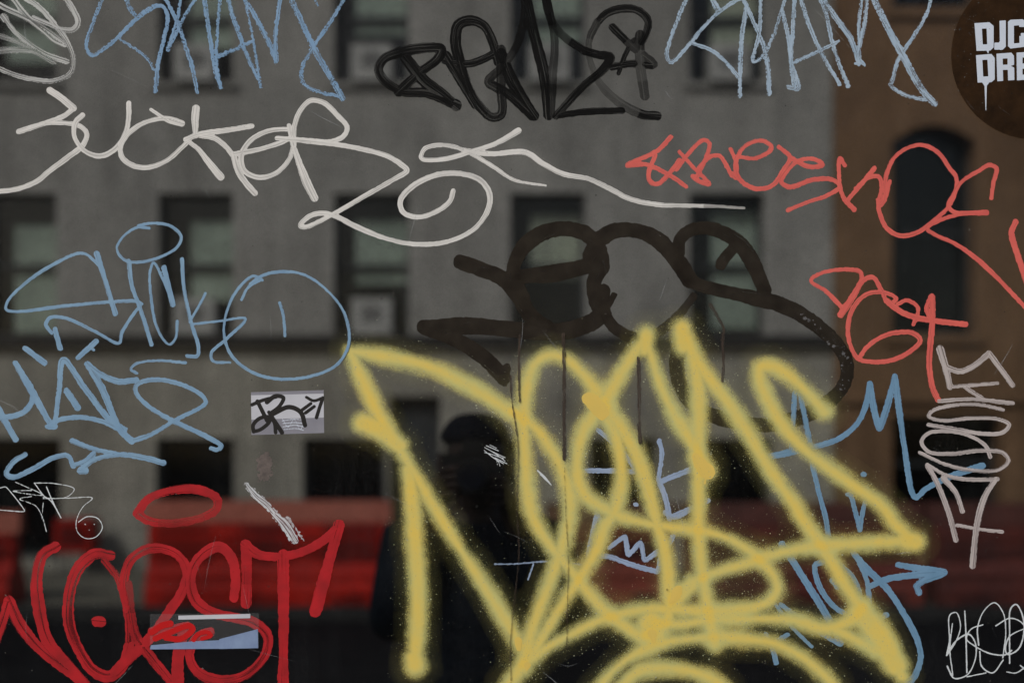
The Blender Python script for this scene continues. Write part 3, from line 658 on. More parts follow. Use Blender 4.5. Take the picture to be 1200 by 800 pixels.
# ---- sky blue tall tags along the top
tag('chalky blue marker tag in tall slanted letters left of the black tag', 'chalk', [
 ('letter', [P('00',485,-15, 440,100, 405,222, 432,262, 480,236, 560,170, 650,82, 720,35, 762,32, 785,80, 770,180, 745,280, 728,430), P('00',590,-15, 605,30, 630,70), D(P('00',555,180, 640,235, 690,275, 722,330), 4)]),
 ('letter', [P('00',770,-15, 830,100, 870,220, 905,330, 925,435), D(P('00',850,-15, 832,90, 785,235), 4.5), D(P('00',925,-15, 860,90, 790,235), 4.5)]),
 ('letter', [P('00',955,-15, 985,180, 1010,330, 1035,408), D(P('00',1032,-15, 1020,150, 1015,290, 1030,395), 4.5)]),
 ('letter', [P('00',1065,-15, 1110,130, 1150,240, 1208,368), D(P((180,0),425,-15, 460,150, 490,330, 503,410), 4), P('00',1025,265, 1110,230, 1180,195)]),
 ('letter', [P('10',-60,-15, 0,85, 60,200, 95,290), D(P('10',115,-15, 97,110, 90,200, 95,290), 6.5)]),
 ('letter', [D(P('10',160,-15, 240,160, 300,280, 360,380, 405,460), 8), D(P('10',420,-15, 340,120, 270,220, 215,330, 225,395, 290,430, 400,455), 5), D(P('10',275,-5, 290,25), 3.5)]),
], 6, ws=.92, chew=1.0, chew_scale=1.7)
tag('pale blue marker tag in tall slanted letters between the black tag and round sticker', 'paleblue', [
 ('letter', [P('20',822,-15, 770,110, 725,265, 745,292, 800,245, 880,150, 980,50, 1080,-2, 1097,30, 1080,150, 1070,300, 1068,455), D(P('20',930,-15, 965,50), 8), P('20',845,205, 930,235, 1000,290, 1060,360)]),
 ('letter', [P('20',1085,0, 1130,100, 1180,220, 1200,330, 1205,440), D(P('20',1165,-15, 1160,150, 1130,290, 1165,275, 1220,180, 1280,-5), 4.5)]),
 ('letter', [P('30',65,45, 95,180, 110,320, 125,415), P('30',125,-15, 115,150, 110,290, 142,415, 95,410)]),
 ('letter', [P('30',150,-15, 200,140, 260,270, 335,395), P('30',240,-15, 270,60, 300,200, 340,320, 375,405), D(P('30',120,295, 220,250, 330,195), 4.5)]),
 ('letter', [D(P('30',265,10, 320,90, 390,190, 425,300), 7), D(P('30',440,-10, 425,120, 425,300, 410,300), 4.5), D(P('30',465,-10, 450,120, 425,270, 450,305), 5)]),
 ('letter', [D(P('30',490,-15, 560,130, 640,280, 720,420, 780,488), 8.5), D(P('30',765,-15, 745,60, 690,160, 610,280, 585,370, 575,400, 640,445, 740,470), 5)]),
], 5.5, chew=.8, chew_scale=1.7)
# ---- white script
tag('long white paint marker tag in looping script with spiral tail', 'white', [
 ('letter', [D(P('00',235,425, 290,462, 345,508), 8.5), D(P('00',345,510, 300,545, 200,582, 90,618), 7), D(P('00',90,618, 200,582, 290,577, 375,592, 408,628, 390,680, 310,745, 220,812)+P('01',180,47, 80,87, -30,100), 7)]),
 ('letter', [P('00',388,542, 355,575, 350,640, 400,710, 470,732, 540,700, 590,622, 605,540, 604,485)]),
 ('letter', [D(P('00',708,515, 745,540, 790,570), 5), D(P('00',852,580, 800,565), 9), P('00',850,575, 780,556, 690,572, 610,620, 568,680, 572,735, 620,775, 690,786, 780,755, 850,695, 890,655)]),
 ('letter', [D(P('00',920,510, 915,560, 918,640), 10, 1, (1.1,1.1,.8,.6)), P('00',872,655, 930,632, 1060,612, 1182,592), D(P('00',872,655, 930,700, 985,770, 1035,830), 9, 1, (.7,.8,1.1,1.3)), P((180,0),220,635, 290,650, 340,690, 380,740)]),
 ('letter', [D(P((180,0),375,725, 395,800, 435,860, 475,905), 8.5), P((180,0),650,605, 540,615, 455,660, 412,730, 425,800, 490,832, 570,815, 635,750, 655,690), P((180,0),375,725, 500,700, 600,668, 655,640)]),
 ('letter', [P('10',155,590, 165,640)+P('10',178,690, 180,600, 208,520, 260,472, 320,485, 380,540, 428,600, 410,640, 350,664, 250,658), D(P('10',178,690, 205,770, 240,860, 275,928), 9.5, 1, (.8,.9,1.1,1.1))]),
 ('flourish', [P('10',98,648, 250,662, 400,682, 520,705, 620,735, 680,772, 708,800)+P('11',640,45, 500,125, 370,200, 230,265, 208,258, 250,215, 310,200, 370,213, 470,263, 600,315, 750,345, 900,332, 1020,275, 1085,190, 1095,110, 1050,45, 960,15, 850,20, 740,70, 678,140, 690,195, 760,218, 850,190, 908,145, 925,95)]),
 ('flourish', [D(X(607.6,153.5, 582,168, 555,177, 518,187, 494,185.6, 498,174.5, 521.5,170.4, 545,177, 575.5,194, 602.5,211, 639.6,217.7), 6.5, 1, (1.2,1,1,1,1,.9,.7,.4)), D(X(545,177, 575.5,180.5, 616,179, 636,192, 660,204, 690,210, 714,221, 737.5,233, 771,240, 800,241, 840,242, 872,244), 7, (1,1,1,1,1,.9,.5), (1,1,1,1.1,1,.8,.45))]),
], 7, ws=.95, chew=.25, chew_scale=4)
# ---- black marker
tag('glossy black marker tag with thick overlapping angular letters', 'blackm', [
 ('letter', [D(Q((400,0),400,365, 300,325, 210,318, 145,275, 130,240, 150,205, 220,180, 290,168, 348,172, 335,205, 270,255, 200,320), 10.5), D(Q((400,0),225,205, 290,285, 345,325, 400,370), 12)]),
 ('letter', [D(P('10',890,262, 940,345, 985,420, 1025,490), 10), D(P('10',1150,240, 1000,300, 885,288), 8), D(P('10',1135,290, 1110,200, 1065,120, 1000,98, 950,120, 935,190, 955,290, 990,400, 1040,490, 1105,550, 1148,538, 1148,400, 1150,235), 10.5, (1,1,1,1,.95,.9))]),
 ('letter', [D(P('20',65,10, 50,130, 10,240, -50,320, -110,385, -60,420), 9, (1,.9,.7,.9)), D(P('20',-110,385, -20,440, 95,545), 9), D(P('20',-50,250, 0,380, 60,480, 105,545), 12), D(P('20',68,15, 105,170, 150,350, 172,540), 11), D(P('20',182,540, 190,350, 200,200, 160,-15), 9.5, (.9,.7,.8,1))]),
 ('letter', [D(P('20',155,-15, 180,90, 240,170, 340,240), 9, (1,.6,.8,1)), D(P('20',340,240, 400,258, 460,270, 425,330, 340,400, 205,545), 8.5), D(P('20',205,545, 350,525, 515,520), 7)]),
 ('letter', [D(P('20',680,545, 610,538, 500,480, 410,390, 367,290, 362,190, 400,105), 9, (1,.6,.5,.45,.45,.55,.8), (1.1,1,.9,.9,.9)), D(P('20',400,105, 450,62, 520,43, 590,52, 637,100, 625,165, 608,195), 9)]),
 ('letter', [D(P('20',470,130, 560,218, 665,305, 560,300, 470,315), 8.5, (1,.8,.8,1,1)), D(P('20',600,165, 600,300, 622,450), 10, (.9,.6,.5,.7)), D(P('20',570,190, 530,260, 500,345), 6)]),
], 10, ws=1.18, chew=.35, chew_scale=4)
# ---- coral red tags
C3 = (800, 0)
tag('coral red marker script tag crossing from grey wall to brown wall', 'coral', [
 ('letter', [X(786,161, 770,177, 735,194, 757,193, 785,206, 804,219), X(768,182, 760,203, 762,213, 770,216, 783,205, 796,188)]),
 ('letter', [X(793,199, 807,180, 824,164.5, 831,168, 826,188, 815,210), X(796,178, 812,196, 831,216, 820,213, 812,207)]),
 ('letter', [X(818,198, 832,184, 843,183, 852,196, 857,206), X(856,175, 863,192, 862,209, 858,203)]),
 ('letter', [Q(C3,195,545, 255,550, 308,515, 280,490, 220,505, 185,560, 195,620, 250,655, 310,645, 350,590, 372,548, 332,510)]),
 ('letter', [Q(C3,372,548, 440,580, 485,573, 455,553, 400,560, 358,600, 342,632, 370,650, 450,625, 520,625, 545,648, 500,680, 440,700, 365,730)]),
 ('letter', [Q(C3,562,575, 545,550, 545,640, 560,690, 595,728), Q(C3,665,585, 620,640, 572,695), Q(C3,600,655, 640,620, 680,615, 690,650, 680,710, 700,690, 718,630)]),
 ('letter', [P('31',520,170, 545,140, 548,60, 560,0)+P('30',600,730, 680,685, 740,685, 800,720, 850,790)+P('31',880,30, 880,90, 845,170, 770,240, 700,290, 620,305, 560,275, 522,200, 515,140)]),
 ('letter', [P('31',1045,130, 1055,60, 1068,-10, 1035,-25, 990,0, 910,50, 870,110, 845,165, 870,195, 940,200, 1025,195), P('31',1025,200, 900,205, 800,235, 745,270, 780,300, 870,340, 960,400, 1060,490, 1250,690)]),
 ('stroke', [D(P('31',1160,240, 1140,290, 1170,400, 1215,540), 7.5)]),
], 5.8, chew=.4)
tag('small coral red marker tag with crossbar under the red script', 'coral', [
 ('letter', [P('31',345,640, 270,565, 200,515, 250,480, 360,463, 430,475, 440,512), D(P('31',440,512, 400,585, 340,675), 8)]),
 ('letter', [P('31',400,585, 450,512, 490,500, 530,560, 565,625, 600,600, 540,570, 460,580, 400,640, 375,720, 380,800)+P('32',420,80, 480,95, 570,90, 660,50, 712,-5)+P('31',680,762, 590,760, 520,785, 460,830, 425,880)]),
 ('letter', [D(P('31',555,610, 620,660, 700,690, 790,705, 925,720), 7), P('31',608,625, 650,608, 700,640, 695,690, 680,720)]),
 ('letter', [P('31',762,590, 742,650, 762,690, 772,600), D(P('31',768,590, 770,700, 758,830)+P('32',755,120, 770,215, 797,275), 7)]),
], 5.8, chew=.4)
# ---- mauve white vertical tag
tag('pale mauve white marker tag written vertically on the brown wall', 'mauve', [
 ('letter', [D(P('32',805,35, 830,120, 852,212), 9), D(P('32',830,120, 900,140, 970,110, 1035,55), 7), D(P('32',1035,55, 1090,130, 1145,205), 7.5), P('32',852,212, 960,205, 1075,195), P('32',920,212, 960,240, 1000,265)]),
 ('letter', [P('32',800,280, 950,270, 1145,290)]),
 ('letter', [P('32',1100,320, 980,295, 860,300, 770,325, 752,350, 810,370, 950,360, 1080,365, 1128,390, 1100,425, 1010,432, 880,412, 750,390)]),
 ('letter', [P('32',1040,540, 1020,490, 940,440, 840,420, 750,430, 718,470, 750,515, 860,525, 1000,510, 1100,522, 1125,560, 1080,600, 980,605, 830,575, 710,520)]),
 ('letter', [P('32',745,575, 830,625, 930,645, 1075,645), D(P('32',745,580, 790,660, 845,800, 880,930), 7), D(P('32',820,640, 880,710, 910,795), 7), D(P('32',1065,645, 1020,715, 990,800, 972,900, 957,1050), 7.5), P('32',885,860, 1000,880, 1095,890)]),
], 5.2, chew=.35)
# ---- blue script left
C4 = (0, 250)
tag('light blue marker script tag with halo and large circle on the glass', 'sky', [
 ('letter', [D(P('01',455,390, 490,500, 542,670), 7.5), D(P('01',460,440, 410,395, 370,388, 270,430, 130,520, 40,610, 30,650, 80,660, 300,635, 520,615, 645,613, 665,625), 5), D(X(166,356, 152,375, 143,390, 140,402, 111,388, 78,373, 60,372, 54,380, 61,390), 5)]),
 ('letter', [D(P('01',605,425, 620,540, 660,650, 712,815), 6.5)]),
 ('halo', [P('01',700,270, 640,268, 570,320, 550,370, 580,415, 640,430, 740,410, 830,360, 850,310, 800,260, 720,247, 650,258)]),
 ('letter', [D(P('01',770,455, 790,540, 812,628), 7), P('01',812,628, 765,510, 722,432, 705,470, 710,600, 735,730, 775,800)+Q(C4,590,455, 610,435, 617,375)]),
 ('letter', [D(Q(C4,633,160, 640,260, 665,380, 690,465, 685,495, 650,495), 5.5), P('01',965,575, 930,640, 890,710), P('01',900,720, 1030,705, 1150,695, 1060,790)+Q(C4,735,485, 740,512, 800,518)]),
 ('circle', [Q(C4,840,300, 862,258, 905,232)+[], Q(C4,912,232, 880,218, 822,270, 786,350, 780,430, 810,500, 880,553, 970,575, 1080,565, 1170,525, 1212,450, 1195,345, 1130,262, 1060,215, 990,203, 920,213, 870,245)]),
 ('tick', [Q(C4,972,310, 985,360, 990,425)]),
], 4.4, ws=.92, chew=.35)
tag('thick blue marker tag of jagged letters below the blue script', 'sky', [
 ('letter', [D(P('02',-10,310, 30,380, 75,458), 9.5), P('02',-20,355, 50,352, 120,325, 155,270, 148,220, 110,160, 75,102), D(P('02',75,102, 155,240, 240,392), 9)]),
 ('letter', [P('02',260,385, 280,220, 298,85, 400,220, 520,370, 588,412), D(P('02',225,397, 280,367, 380,355, 480,375, 560,412), 7), D(P('02',315,232, 340,270, 366,310), 8.5), D(P('02',232,398, 260,398), 9)]),
 ('letter', [D(P('02',410,105, 480,220, 530,340, 570,420, 620,466), 9), P('02',410,105, 480,158, 560,188, 640,180), D(P('02',620,466, 700,440, 820,370, 965,287, 950,255, 860,205, 760,180, 680,185, 640,208, 640,240, 700,305, 820,375, 980,450, 1038,490, 1020,506, 990,500), 6.5), D(P('02',645,150, 615,130, 640,105, 740,90, 870,100), 4.2)]),
 ('tick', [D(P('02',120,32, 210,100), 8), D(X(65,386, 71,408), 8), D(X(92,419, 113,400), 7.5), D(P('02',438,38, 441,40), 4)]),
 ('underline', [D(P('02',120,530, 70,560, 32,618, 60,635, 150,600, 250,545, 320,535, 345,585), 7), D(P('02',345,580, 400,560, 440,525), 7), D(P('02',340,465, 430,500, 540,525), 7), D(P('02',375,605, 440,555, 560,530, 680,545, 768,568), 7), D(P('02',380,605, 400,605), 10)]),
], 7.5, ws=.95, chew=.45)
# ---- red tag
tag('thick glossy red marker tag in bulging letters under a red halo', 'red', [
 ('letter', [P('03',-30,620, 10,520, 45,415), P('03',45,415, 100,530, 190,640, 330,745), D(P('03',262,160, 205,195, 175,300, 185,450, 225,600, 300,700, 400,805), 14.5)]),
 ('letter', [P('03',520,202, 450,193, 370,260, 328,380, 326,520, 370,640, 440,740, 510,767, 575,720, 608,620), D(P('03',490,225, 555,310, 590,430, 605,560, 605,620), 9, (.75,.85,.9))]),
 ('letter', [D(P('03',600,450, 583,330, 610,230, 680,175, 760,168, 840,205, 878,280, 850,380, 790,470, 720,570, 640,650, 540,745), 12), D(P('03',600,340, 612,450, 640,580, 720,690, 810,800), 12, (.55,.75,.95,1))]),
 ('letter', [D(P('03',1098,400, 1105,300, 1085,210, 1030,162, 960,190, 905,260, 895,340, 925,420, 1000,470, 1100,492, 1190,515, 1255,575, 1245,660, 1160,755, 1040,785, 940,755, 892,690, 905,610, 950,570, 985,560), 13), D(P('03',835,810, 835,700, 850,600, 880,540), 14), D(P('03',720,560, 770,555, 880,535), 14)]),
 ('letter', [D(P('03',1155,425, 1158,300, 1155,155), 14, (1,.8,.9)), D(P('03',1150,150, 1210,195, 1320,205, 1420,183, 1520,130, 1595,60), 11.5), D(P('13',128,200, 130,400, 128,830), 13), D(P('13',390,60, 340,240, 280,460), 14)]),
 ('halo', [D(P((0,500),645,405, 700,335, 820,295, 930,293, 1018,335, 1015,385, 935,428, 820,450, 700,440, 648,408), 11, (1,1,1,1,.8,.65,.7,.9))]),
 ('dot', [D(P('03',455,510, 475,512), 13)]),
], 13.6, chew=.6, chew_scale=3.5)
# ---- thin white scrawls
tag('thin white pen scrawl ending in a small round face', 'thin', [
 ('letter', [S((0,500),-10,288, 30,280, 120,395, -10,388)]),
 ('letter', [S((0,500),75,258, 205,320, 60,300, 150,297), P((0,500),150,325, 95,337, 170,370, 200,420, 220,490), P((0,500),205,355, 198,430)]),
 ('letter', [S((0,500),163,262, 205,320, 245,350, 288,425), P((0,500),163,262, 260,265, 350,290, 320,325, 250,335, 205,330), P((0,500),220,280, 250,350, 288,425)]),
 ('face', [P((0,500),205,335, 320,333, 435,333, 390,375, 360,440, 365,490, 400,520, 450,515, 482,470, 460,428, 410,420, 370,445), D(P((0,500),400,455, 402,456), 2.2, .8), D(P((0,500),443,455, 445,456), 2.2, .8), D(P((0,500),420,482, 421,483), 1.8, .7)]),
], 1.9, chew=.15, h=.8)
tag('thin white pen scrawl of looping letters below the arrow tag', 'thin', [
 ('letter', [P('33',862,520, 850,640, 862,765, 838,718), P('33',835,668, 848,600, 850,480, 880,468, 900,530, 880,600, 835,668, 880,600, 940,570, 972,620, 965,700, 930,760, 870,775, 840,725)]),
 ('letter', [P('33',920,460, 925,560, 930,750), P('33',1005,525, 950,545, 928,590, 960,620, 1040,660, 1110,665, 1140,645)]),
 ('letter', [P('33',985,620, 980,540, 1010,460, 1060,422, 1100,470, 1112,560, 1098,680), P('33',990,650, 1000,720, 1050,750, 1100,690), P('33',930,768, 1020,750)]),
 ('letter', [P('33',1130,705, 1130,560, 1135,450, 1160,430, 1190,480, 1197,560, 1170,640, 1120,663, 1110,640, 1130,580, 1210,538), P('33',1065,530, 1130,495, 1180,510, 1230,580), P('33',1115,745, 1160,750, 1215,712), P('33',1180,715, 1215,745)]),
], 2.3, chew=.15, h=.8)
# ---- scratches and torn scraps
def scrap(name, label, cat, mat, polys, chew=1.2, group=None, scale=2.5):
    """thin torn piece stuck to the glass, outline from convex polygons, ragged edge"""
    pts = np.vstack([np.array(p) for p in polys]); x0, y0 = pts.min(0)-3; x1, y1 = pts.max(0)+3; h = .8
    F, A, _ = conv(polys, x0, y0, x1, y1, h)
    ny, nx = F.shape; gx, gy = np.meshgrid(x0+np.arange(nx)*h, y0+np.arange(ny)*h)
    F += (vnoise(gx/scale, gy/scale, 21)-.5)*2*chew+(vnoise(gx/scale*3, gy/scale*3, 22)-.5)*chew
    V, faces, A2 = contour(F, x0, y0, h, A)
    cx = ((x0+x1)/2-600)*.001
    o = thing(name, label, cat, (cx, -.0003, EYE+(505-y1)*.001), group)
    mesh_obj('film', gpos(V[:, 0], V[:, 1], next_depth()), faces, mat, o, False, A2); return o
def conv(polys, x0, y0, x1, y1, h, holes=()):
    nx, ny = int((x1-x0)/h)+2, int((y1-y0)/h)+2
    gx, gy = np.meshgrid(x0+np.arange(nx)*h, y0+np.arange(ny)*h)
    def sd(p):
        p = np.array(p, float); a = 0
        for i in range(len(p)): q = p[(i+1) % len(p)]; a += p[i, 0]*q[1]-q[0]*p[i, 1]
        if a < 0: p = p[::-1]
        f = np.full(gx.shape, -1e9)
        for i in range(len(p)):
            e = p[(i+1) % len(p)]-p[i]; n = np.array([e[1], -e[0]])/max(np.hypot(*e), 1e-9)
            f = np.maximum(f, (gx-p[i, 0])*n[0]+(gy-p[i, 1])*n[1])
        return f
    F = np.full(gx.shape, 99.)
    for p in polys: F = np.minimum(F, sd(p))
    for p in holes: F = np.maximum(F, -sd(p))
    A = np.stack([gx*.001, np.zeros_like(gx), np.ones_like(gx)], -1)
    return F, A, (gx, gy)
def flat(name, mat, polys, root, holes=(), h=.5):
    pts = np.vstack([np.array(p) for p in polys]); x0, y0 = pts.min(0)-2; x1, y1 = pts.max(0)+2
    F, A, _ = conv(polys, x0, y0, x1, y1, h, holes)
    V, faces, A2 = contour(F, x0, y0, h, A)
    return mesh_obj(name, gpos(V[:, 0], V[:, 1], next_depth()+.00003), faces, mat, root, False, A2)
sc = thing('torn_sticker_scrap', 'long torn white sticker scrap above the red tag', 'sticker scrap', ((322-600)*.001, -.0003, EYE+(505-637)*.001))
F, At, x0, y0 = stroke_field([(X(290,568, 300,580, 314,592, 326,606), 9, 1, (.6, 1, 1.1, .9)), (X(322,602, 334,614, 345,631), 13, 1, (.6, 1, .9)), (X(338,606, 350,624, 356,632), 4, 1, (.6, 1, .5))], .6, 3)
ny, nx = F.shape; gx, gy = np.meshgrid(x0+np.arange(nx)*.6, y0+np.arange(ny)*.6); F = F+(vnoise(gx/2.2, gy/2.2, 43)-.5)*3.2+(vnoise(gx/.9, gy/.9, 44)-.5)*1.4
V, f_, A = contour(F, x0, y0, .6, At); mesh_obj('film', gpos(V[:, 0], V[:, 1], next_depth()), f_, 'scratch', sc, False, A)
scrap('glue_residue', 'small pinkish grey glue patch below the white sticker', 'residue', 'residue', [X(301,545, 306,530, 316,530, 320,545, 317,562, 304,564)], 3.2, scale=2)
sr = thing('scratch_mark', 'bundle of white scratches over the dark figure', 'scratch', ((580-600)*.001, -.0003, EYE+(505-546)*.001))
scr = [X(568,524, 580,531, 592,540), X(567,527, 578,536, 590,543), X(570,522, 584,528), X(572,531, 584,541, 586,546), X(568,530, 576,532, 590,537), X(580,536, 594,543), X(574,521, 582,525), X(577,529, 592,536), X(582,538, 583,545)]
F, At, x0, y0 = stroke_field([(p, 1.7, 1, None) for p in scr], .6, 2); V, f_, A = contour(F, x0, y0, .6, At); mesh_obj('scratch', gpos(V[:, 0], V[:, 1], next_depth()), f_, 'thin', sr, False, A)
sr = thing('scratch_mark', 'short white scratch between two yellow spray strokes', 'scratch', ((638-600)*.001, -.0003, EYE+(505-569)*.001))
F, At, x0, y0 = stroke_field([(X(630,551, 636,557, 646,568), 3, 1, (.7, 1.3, .4)), (X(633,556, 641,563), 1.5, 1, None)], .6, 2); V, f_, A = contour(F, x0, y0, .6, At); mesh_obj('scratch', gpos(V[:, 0], V[:, 1], next_depth()), f_, 'thin', sr, False, A)
# ---- stickers
st = thing('round_sticker', 'large round brown black sticker with white dripping block lettering', 'sticker', (.612, -.0003, EYE+(505-163)*.001))
k = np.arange(64)*2*math.pi/64
flat('disc', 'stbrown', [np.stack([1212+98*np.cos(k), 66+98*np.sin(k)], 1)], st, (), 1.0)
T = lambda *c: P('30', *c)
flat('letter', 'stfront', [T(965,112, 1035,108, 1055,125, 1055,225, 1040,240, 975,242), T(1018,235, 1034,235, 1030,256)], st, [T(1000,138, 1022,137, 1025,211, 1004,212)])
flat('letter', 'stfront', [T(1071,102, 1112,99, 1112,222, 1098,236, 1085,238), T(1058,203, 1112,203, 1098,236, 1058,236)], st, [T(1060,90, 1082,90, 1084,198, 1060,198)])
flat('letter', 'stfront', [T(1122,105, 1134,96, 1190,94, 1206,104, 1206,222, 1134,231, 1122,220)], st, [T(1150,124, 1174,122, 1176,205, 1150,207), T(1174,130, 1215,130, 1215,158, 1174,158), T(1166,158, 1182,158, 1182,172, 1166,172)])
flat('letter', 'stfront', [T(972,262, 1045,256, 1060,275, 1060,375, 1045,388, 980,390), T(998,385, 1038,385, 1022,406, 1012,406), T(1012,400, 1023,400, 1020,520, 1017,520)], st, [T(1002,284, 1026,283, 1030,361, 1006,362)])
flat('letter', 'stfront', [T(1068,255, 1138,250, 1150,265, 1152,378, 1072,384)], st, [T(1097,278, 1120,277, 1120,306, 1098,307), T(1098,331, 1121,330, 1123,395, 1100,395), T(1135,312, 1170,300, 1170,330)])
flat('letter', 'stfront', [T(1162,250, 1212,247, 1212,376, 1164,380)], st, [T(1190,273, 1225,272, 1225,300, 1190,301), T(1190,325, 1225,324, 1225,352, 1190,353)])
F, At, x0, y0 = stroke_field([(X(*c), 1.3, .3, (.4, 1, .5)) for c in ((1148,20, 1158,10, 1172,4), (1131,28, 1136,24), (1128,34, 1140,29, 1150,27), (1122,75, 1133,82), (1126,110, 1140,128, 1150,134), (1160,118, 1178,132, 1196,142))], .5, 2)
V, f_, A = contour(F, x0, y0, .5, At); o = mesh_obj('scuff_lines', gpos(V[:, 0], V[:, 1], next_depth()), f_, 'speckgrey', st, False, A); o['kind'] = 'stuff'
dots('scuff', rng.normal((1150, 40), (22, 40), (60, 2)), rng.uniform(.2, .6, 60), 'thin', st, 5, .35)
st = thing('rectangular_sticker', 'small white and grey sticker with thick black marker writing', 'sticker', ((337-600)*.001, -.0003, EYE+(505-509)*.001))
flat('backing', 'stwhite', [X(294.5,459.5, 379.5,457, 379.8,489, 295,491.5)], st)
flat('lower_band', 'stgrey', [X(295,491.5, 379.8,489, 380.2,507, 295,509.5)], st)
flat('upper_band', 'stgrey', [X(294.5,459.5, 379.5,457, 379.5,461, 294.5,463)], st)
def ink(root, name, strokes, mat, wd, chew=.2):
    F, At, x0, y0 = stroke_field([(p, wd, 1, None) for p in strokes], .6, 2); V, f_, A = contour(F, x0, y0, .6, At)
    return mesh_obj(name, gpos(V[:, 0], V[:, 1], next_depth()+.00003), f_, mat, root, False, A)
ink(st, 'scribble', [X(331,493, 345,491, 357,492), X(332,496, 345,495, 357,496), X(332,500, 346,498, 357,500), X(333,503, 348,502, 356,504), X(331,490, 338,500, 345,491, 352,503, 357,494)], 'stfront', 1.6)
ink(st, 'letter', [Q(C4,876,664, 915,648, 960,637), Q(C4,895,652, 928,718), Q(C4,882,757, 880,735, 905,710, 940,708, 935,725, 905,750, 882,757)], 'stink', 5.2)
ink(st, 'letter', [Q(C4,928,655, 958,634, 985,640, 972,668, 938,695), Q(C4,935,690, 958,725, 980,760), Q(C4,950,695, 1005,672, 1045,690, 1060,735), Q(C4,940,700, 955,730, 958,760)], 'stink', 5.6)
ink(st, 'letter', [Q(C4,1050,682, 1080,660), Q(C4,1062,692, 1092,670), Q(C4,1065,638, 1090,650, 1122,640), Q(C4,1122,640, 1110,675, 1100,708)], 'stink', 4.6)
tp = thing('tape_strip', 'clear tape remnant with blue and white paper over the red tag', 'tape', ((240-600)*.001, -.0003, EYE+(505-760)*.001))
flat('film', 'tape', [P('03',705,475, 1215,470, 1215,634, 705,640)], tp)
flat('blue_scrap', 'paperblue', [P('03',705,640, 712,612, 900,603, 1040,590, 1040,637), P('03',1030,592, 1210,545, 1212,634, 1030,638)], tp)
flat('white_scrap', 'stwhite', [P('03',838,482, 1175,474, 1175,494, 838,501)], tp)
ink(tp, 'ink_smear', [P('03',715,560, 760,530, 800,520), P('03',730,590, 800,560, 890,530, 905,545, 850,590, 780,585)], 'wetred', 8)
ink(tp, 'ink_smear', [P('03',910,595, 930,570, 975,560, 990,575, 950,590)], 'wetred', 6)
# ---- dust specks on the glass
nsp = 2600
sp_ = np.stack([rng.uniform(-80, 1280, nsp), rng.uniform(-60, 860, nsp)], 1)
M['speck'] = paint('dust_specks', (.5, .48, .44), (.3, .29, .27), 0, .9)
dots('dust', sp_, np.clip(rng.lognormal(-1.35, .45, nsp), .12, 1.1), 'speck', win, 6, .3)
M['grit'] = paint('dark_grit', (.02, .02, .018), (.03, .03, .028), 0, .9)
dots('grit', np.stack([rng.uniform(-80, 1280, 420), rng.uniform(-60, 860, 420)], 1), np.clip(rng.lognormal(-.75, .55, 420), .2, 1.7), 'grit', win, 6, .45)

# hairline scratches and wiped streaks in the glass
hs = []
for k in range(70):
    x, y = rng.uniform(-60, 1260), rng.uniform(-40, 840); a = rng.normal(.9, .7); L = rng.uniform(12, 70)
    hs.append((X(x, y, x+L*.5*math.cos(a)+rng.normal(0, 2), y+L*.5*math.sin(a)+rng.normal(0, 2), x+L*math.cos(a), y+L*math.sin(a)), rng.uniform(1.25, 1.75), rng.uniform(.08, .3), (.6, 1, .6)))
dep = next_depth(); Vs, Fs, As, n0 = [], [], [], 0
for h_ in hs:
    F, At, x0, y0 = stroke_field([h_], .5, 1.5); V, f_, A = contour(F, x0, y0, .5, At)
    Vs.append(gpos(V[:, 0], V[:, 1], dep)); Fs += [[i+n0 for i in f] for f in f_]; As.append(A); n0 += len(V)
o = mesh_obj('hairline_scratches', np.vstack(Vs), Fs, 'thin', win, False, np.vstack(As)); o['kind'] = 'stuff'
# ------------------------------------------------------------------ reflected person holding up a camera, built solid behind the glass
PX, PY = -.085, 1.667
def skin(name, verts, edges, radii, mat, parent, root=0, sub=2):
    me = bpy.data.meshes.new(name); off = parent.location if parent else Vector((0, 0, 0))
    me.from_pydata([tuple(Vector(v)-off) for v in verts], edges, [])
    o = bpy.data.objects.new(name, me); COL.objects.link(o)
    md = o.modifiers.new('s', 'SKIN'); sv = me.skin_vertices[0].data
    for i, r in enumerate(radii): sv[i].radius = (r, r) if isinstance(r, (int, float)) else r; sv[i].use_root = (i == root)
    ms = o.modifiers.new('u', 'SUBSURF'); ms.levels = sub; ms.render_levels = sub
    dg = bpy.context.evaluated_depsgraph_get(); dg.update()
    m2 = bpy.data.meshes.new_from_object(o.evaluated_get(dg)); m2.name = name
    bpy.data.objects.remove(o, do_unlink=True); bpy.data.meshes.remove(me)
    m2.materials.clear(); m2.materials.append(M[mat])
    for p in m2.polygons: p.use_smooth = True
    o = bpy.data.objects.new(name, m2); link(o, parent); return o
def pp(x, y, z): return (PX+x, PY+y, z)
person = thing('person', 'reflection of a person in dark navy jacket and black knit cap raising a camera, built behind the glass', 'person', (PX, PY, 0))
